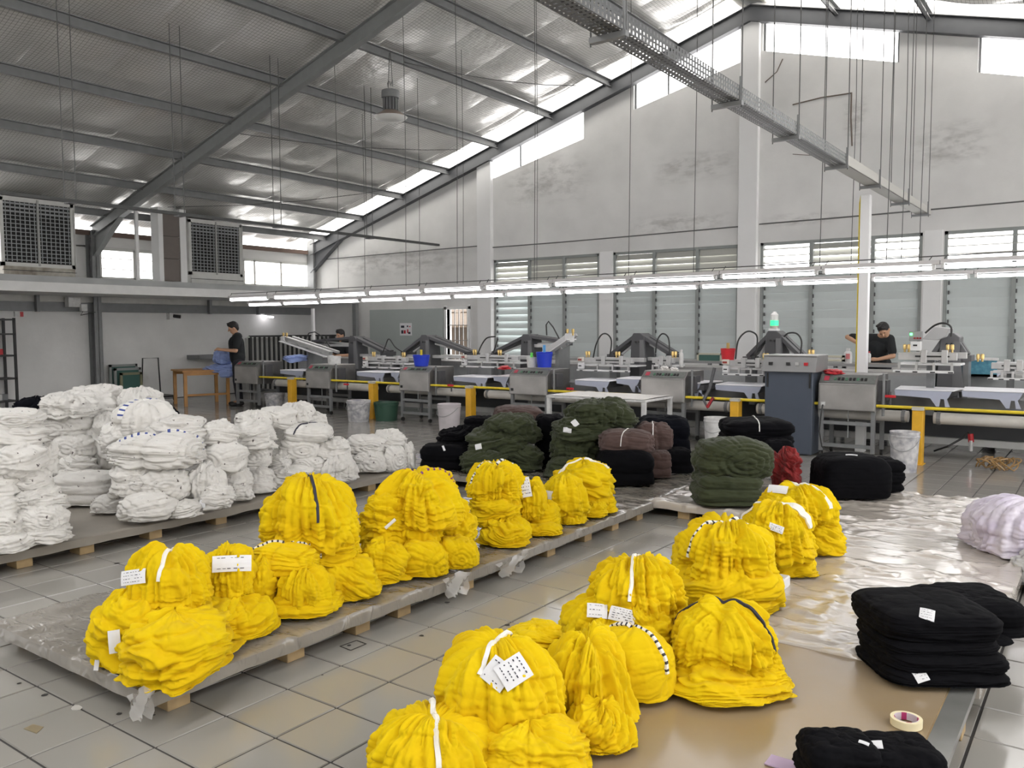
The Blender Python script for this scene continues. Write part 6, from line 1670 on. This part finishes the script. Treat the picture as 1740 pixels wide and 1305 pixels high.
    capsule(st_, sl_+(sr_-sl_)*.1, sr_+(sl_-sr_)*.1, .085, .085); capsule(st_, chest-rgt*.09, chest+rgt*.09, .12, .12); capsule(st_, pel-rgt*.05+upv*.03, pel+rgt*.05+upv*.03, .14, .14)
    for S_ in 'lr':
        sh, el = j['sh_'+S_], j['el_'+S_]; capsule(st_, sh, sh+(el-sh)*.72, .074, .068)
    o = st_.build('shirt', SHIRT, root); remesh(o, .012)
    tr = MB()
    for S_ in 'lr':
        hp, kn, an = j['hip_'+S_], j['kn_'+S_], j['an_'+S_]; capsule(tr, hp, kn, .105, .078); capsule(tr, kn, an+(kn-an)*.1, .076, .062)
    capsule(tr, pel-rgt*.04, pel+rgt*.04, .13, .13)
    o = tr.build('trousers', TROU, root); remesh(o, .013)
    shm = MB()
    for S_ in 'lr': capsule(shm, j['an_'+S_]-upv*.03-fwd*.03, j['to_'+S_], .045, .04)
    o = shm.build('shoes', BLKP, root); remesh(o, .012)
    return root
stand = dict(pelvis=(0, 0, .93), chest=(0, .02, 1.27), neck=(0, .03, 1.44), head=(0, .07, 1.555), hip_l=(-.09, 0, .90), hip_r=(.09, 0, .90), kn_l=(-.10, .02, .48), kn_r=(.10, .02, .48),
             an_l=(-.10, -.02, .08), an_r=(.10, -.02, .08), to_l=(-.12, .15, .035), to_r=(.12, .15, .035), sh_l=(-.175, .0, 1.38), sh_r=(.175, .0, 1.38),
             el_l=(-.25, .06, 1.10), el_r=(.25, .04, 1.10), wr_l=(-.16, .30, 1.12), wr_r=(.14, .30, 1.12), ha_l=(-.12, .40, 1.14), ha_r=(.08, .40, 1.14))
b0 = un(406, 689, 'z', 0)
person(b0, math.radians(150), stand, 'worker in a black t-shirt holding up light blue cloth beside the wooden table', (-22, 0))
st2 = dict(stand); 
st2 = {k: (v[0], v[1], v[2]-(.16 if v[2] > .5 else (.05 if v[2] > .3 else 0))) for k, v in stand.items()}
b0 = un(583, 600, 'y', 12.8); b0[2] = 0
person(b0, math.radians(180), dict(st2, wr_l=(-.2, .3, .95), wr_r=(.2, .3, .95), ha_l=(-.2, .4, .93), ha_r=(.2, .4, .93)), 'worker almost hidden behind the far left press tower, only dark hair showing', (-15, 0))
W1 = [o for o in COL.objects if o.name.startswith('person')][0]
c_ = un(421, 573, 'x', W1.location[0]+.17)
MB().add([tuple(c_+np.array([0.02, a, b])) for a, b in ((-.035, -.012), (.035, -.008), (.035, .012), (-.035, .008))], [(0, 1, 2, 3)]).build('shirt_print', mat('print_grey', (.4, .45, .38), .7), W1)
# bending worker at the rear table
lean_ = dict(stand)
lean_.update(pelvis=(.02, -.16, .90), chest=(.0, .06, 1.22), neck=(-.02, .14, 1.38), head=(-.13, .25, 1.47), sh_l=(-.19, .12, 1.33), sh_r=(.19, .06, 1.33),
             hip_l=(-.07, -.16, .88), hip_r=(.11, -.16, .88), kn_l=(-.08, -.10, .47), kn_r=(.12, -.10, .47), an_l=(-.08, -.16, .08), an_r=(.12, -.16, .08), to_l=(-.1, .02, .035), to_r=(.14, .02, .035),
             el_l=(-.26, .20, 1.07), wr_l=(-.07, .33, 1.02), ha_l=(.02, .38, 1.02), el_r=(.44, .10, 1.36), wr_r=(.24, .26, 1.26), ha_r=(.16, .32, 1.20))
b0 = un(1492, 600, 'y', 14.0); b0[2] = .0
person(b0, math.radians(180), lean_, 'worker in a black t-shirt bending over the rear table beside the white pole', (-38, 18))
clean_tmp()
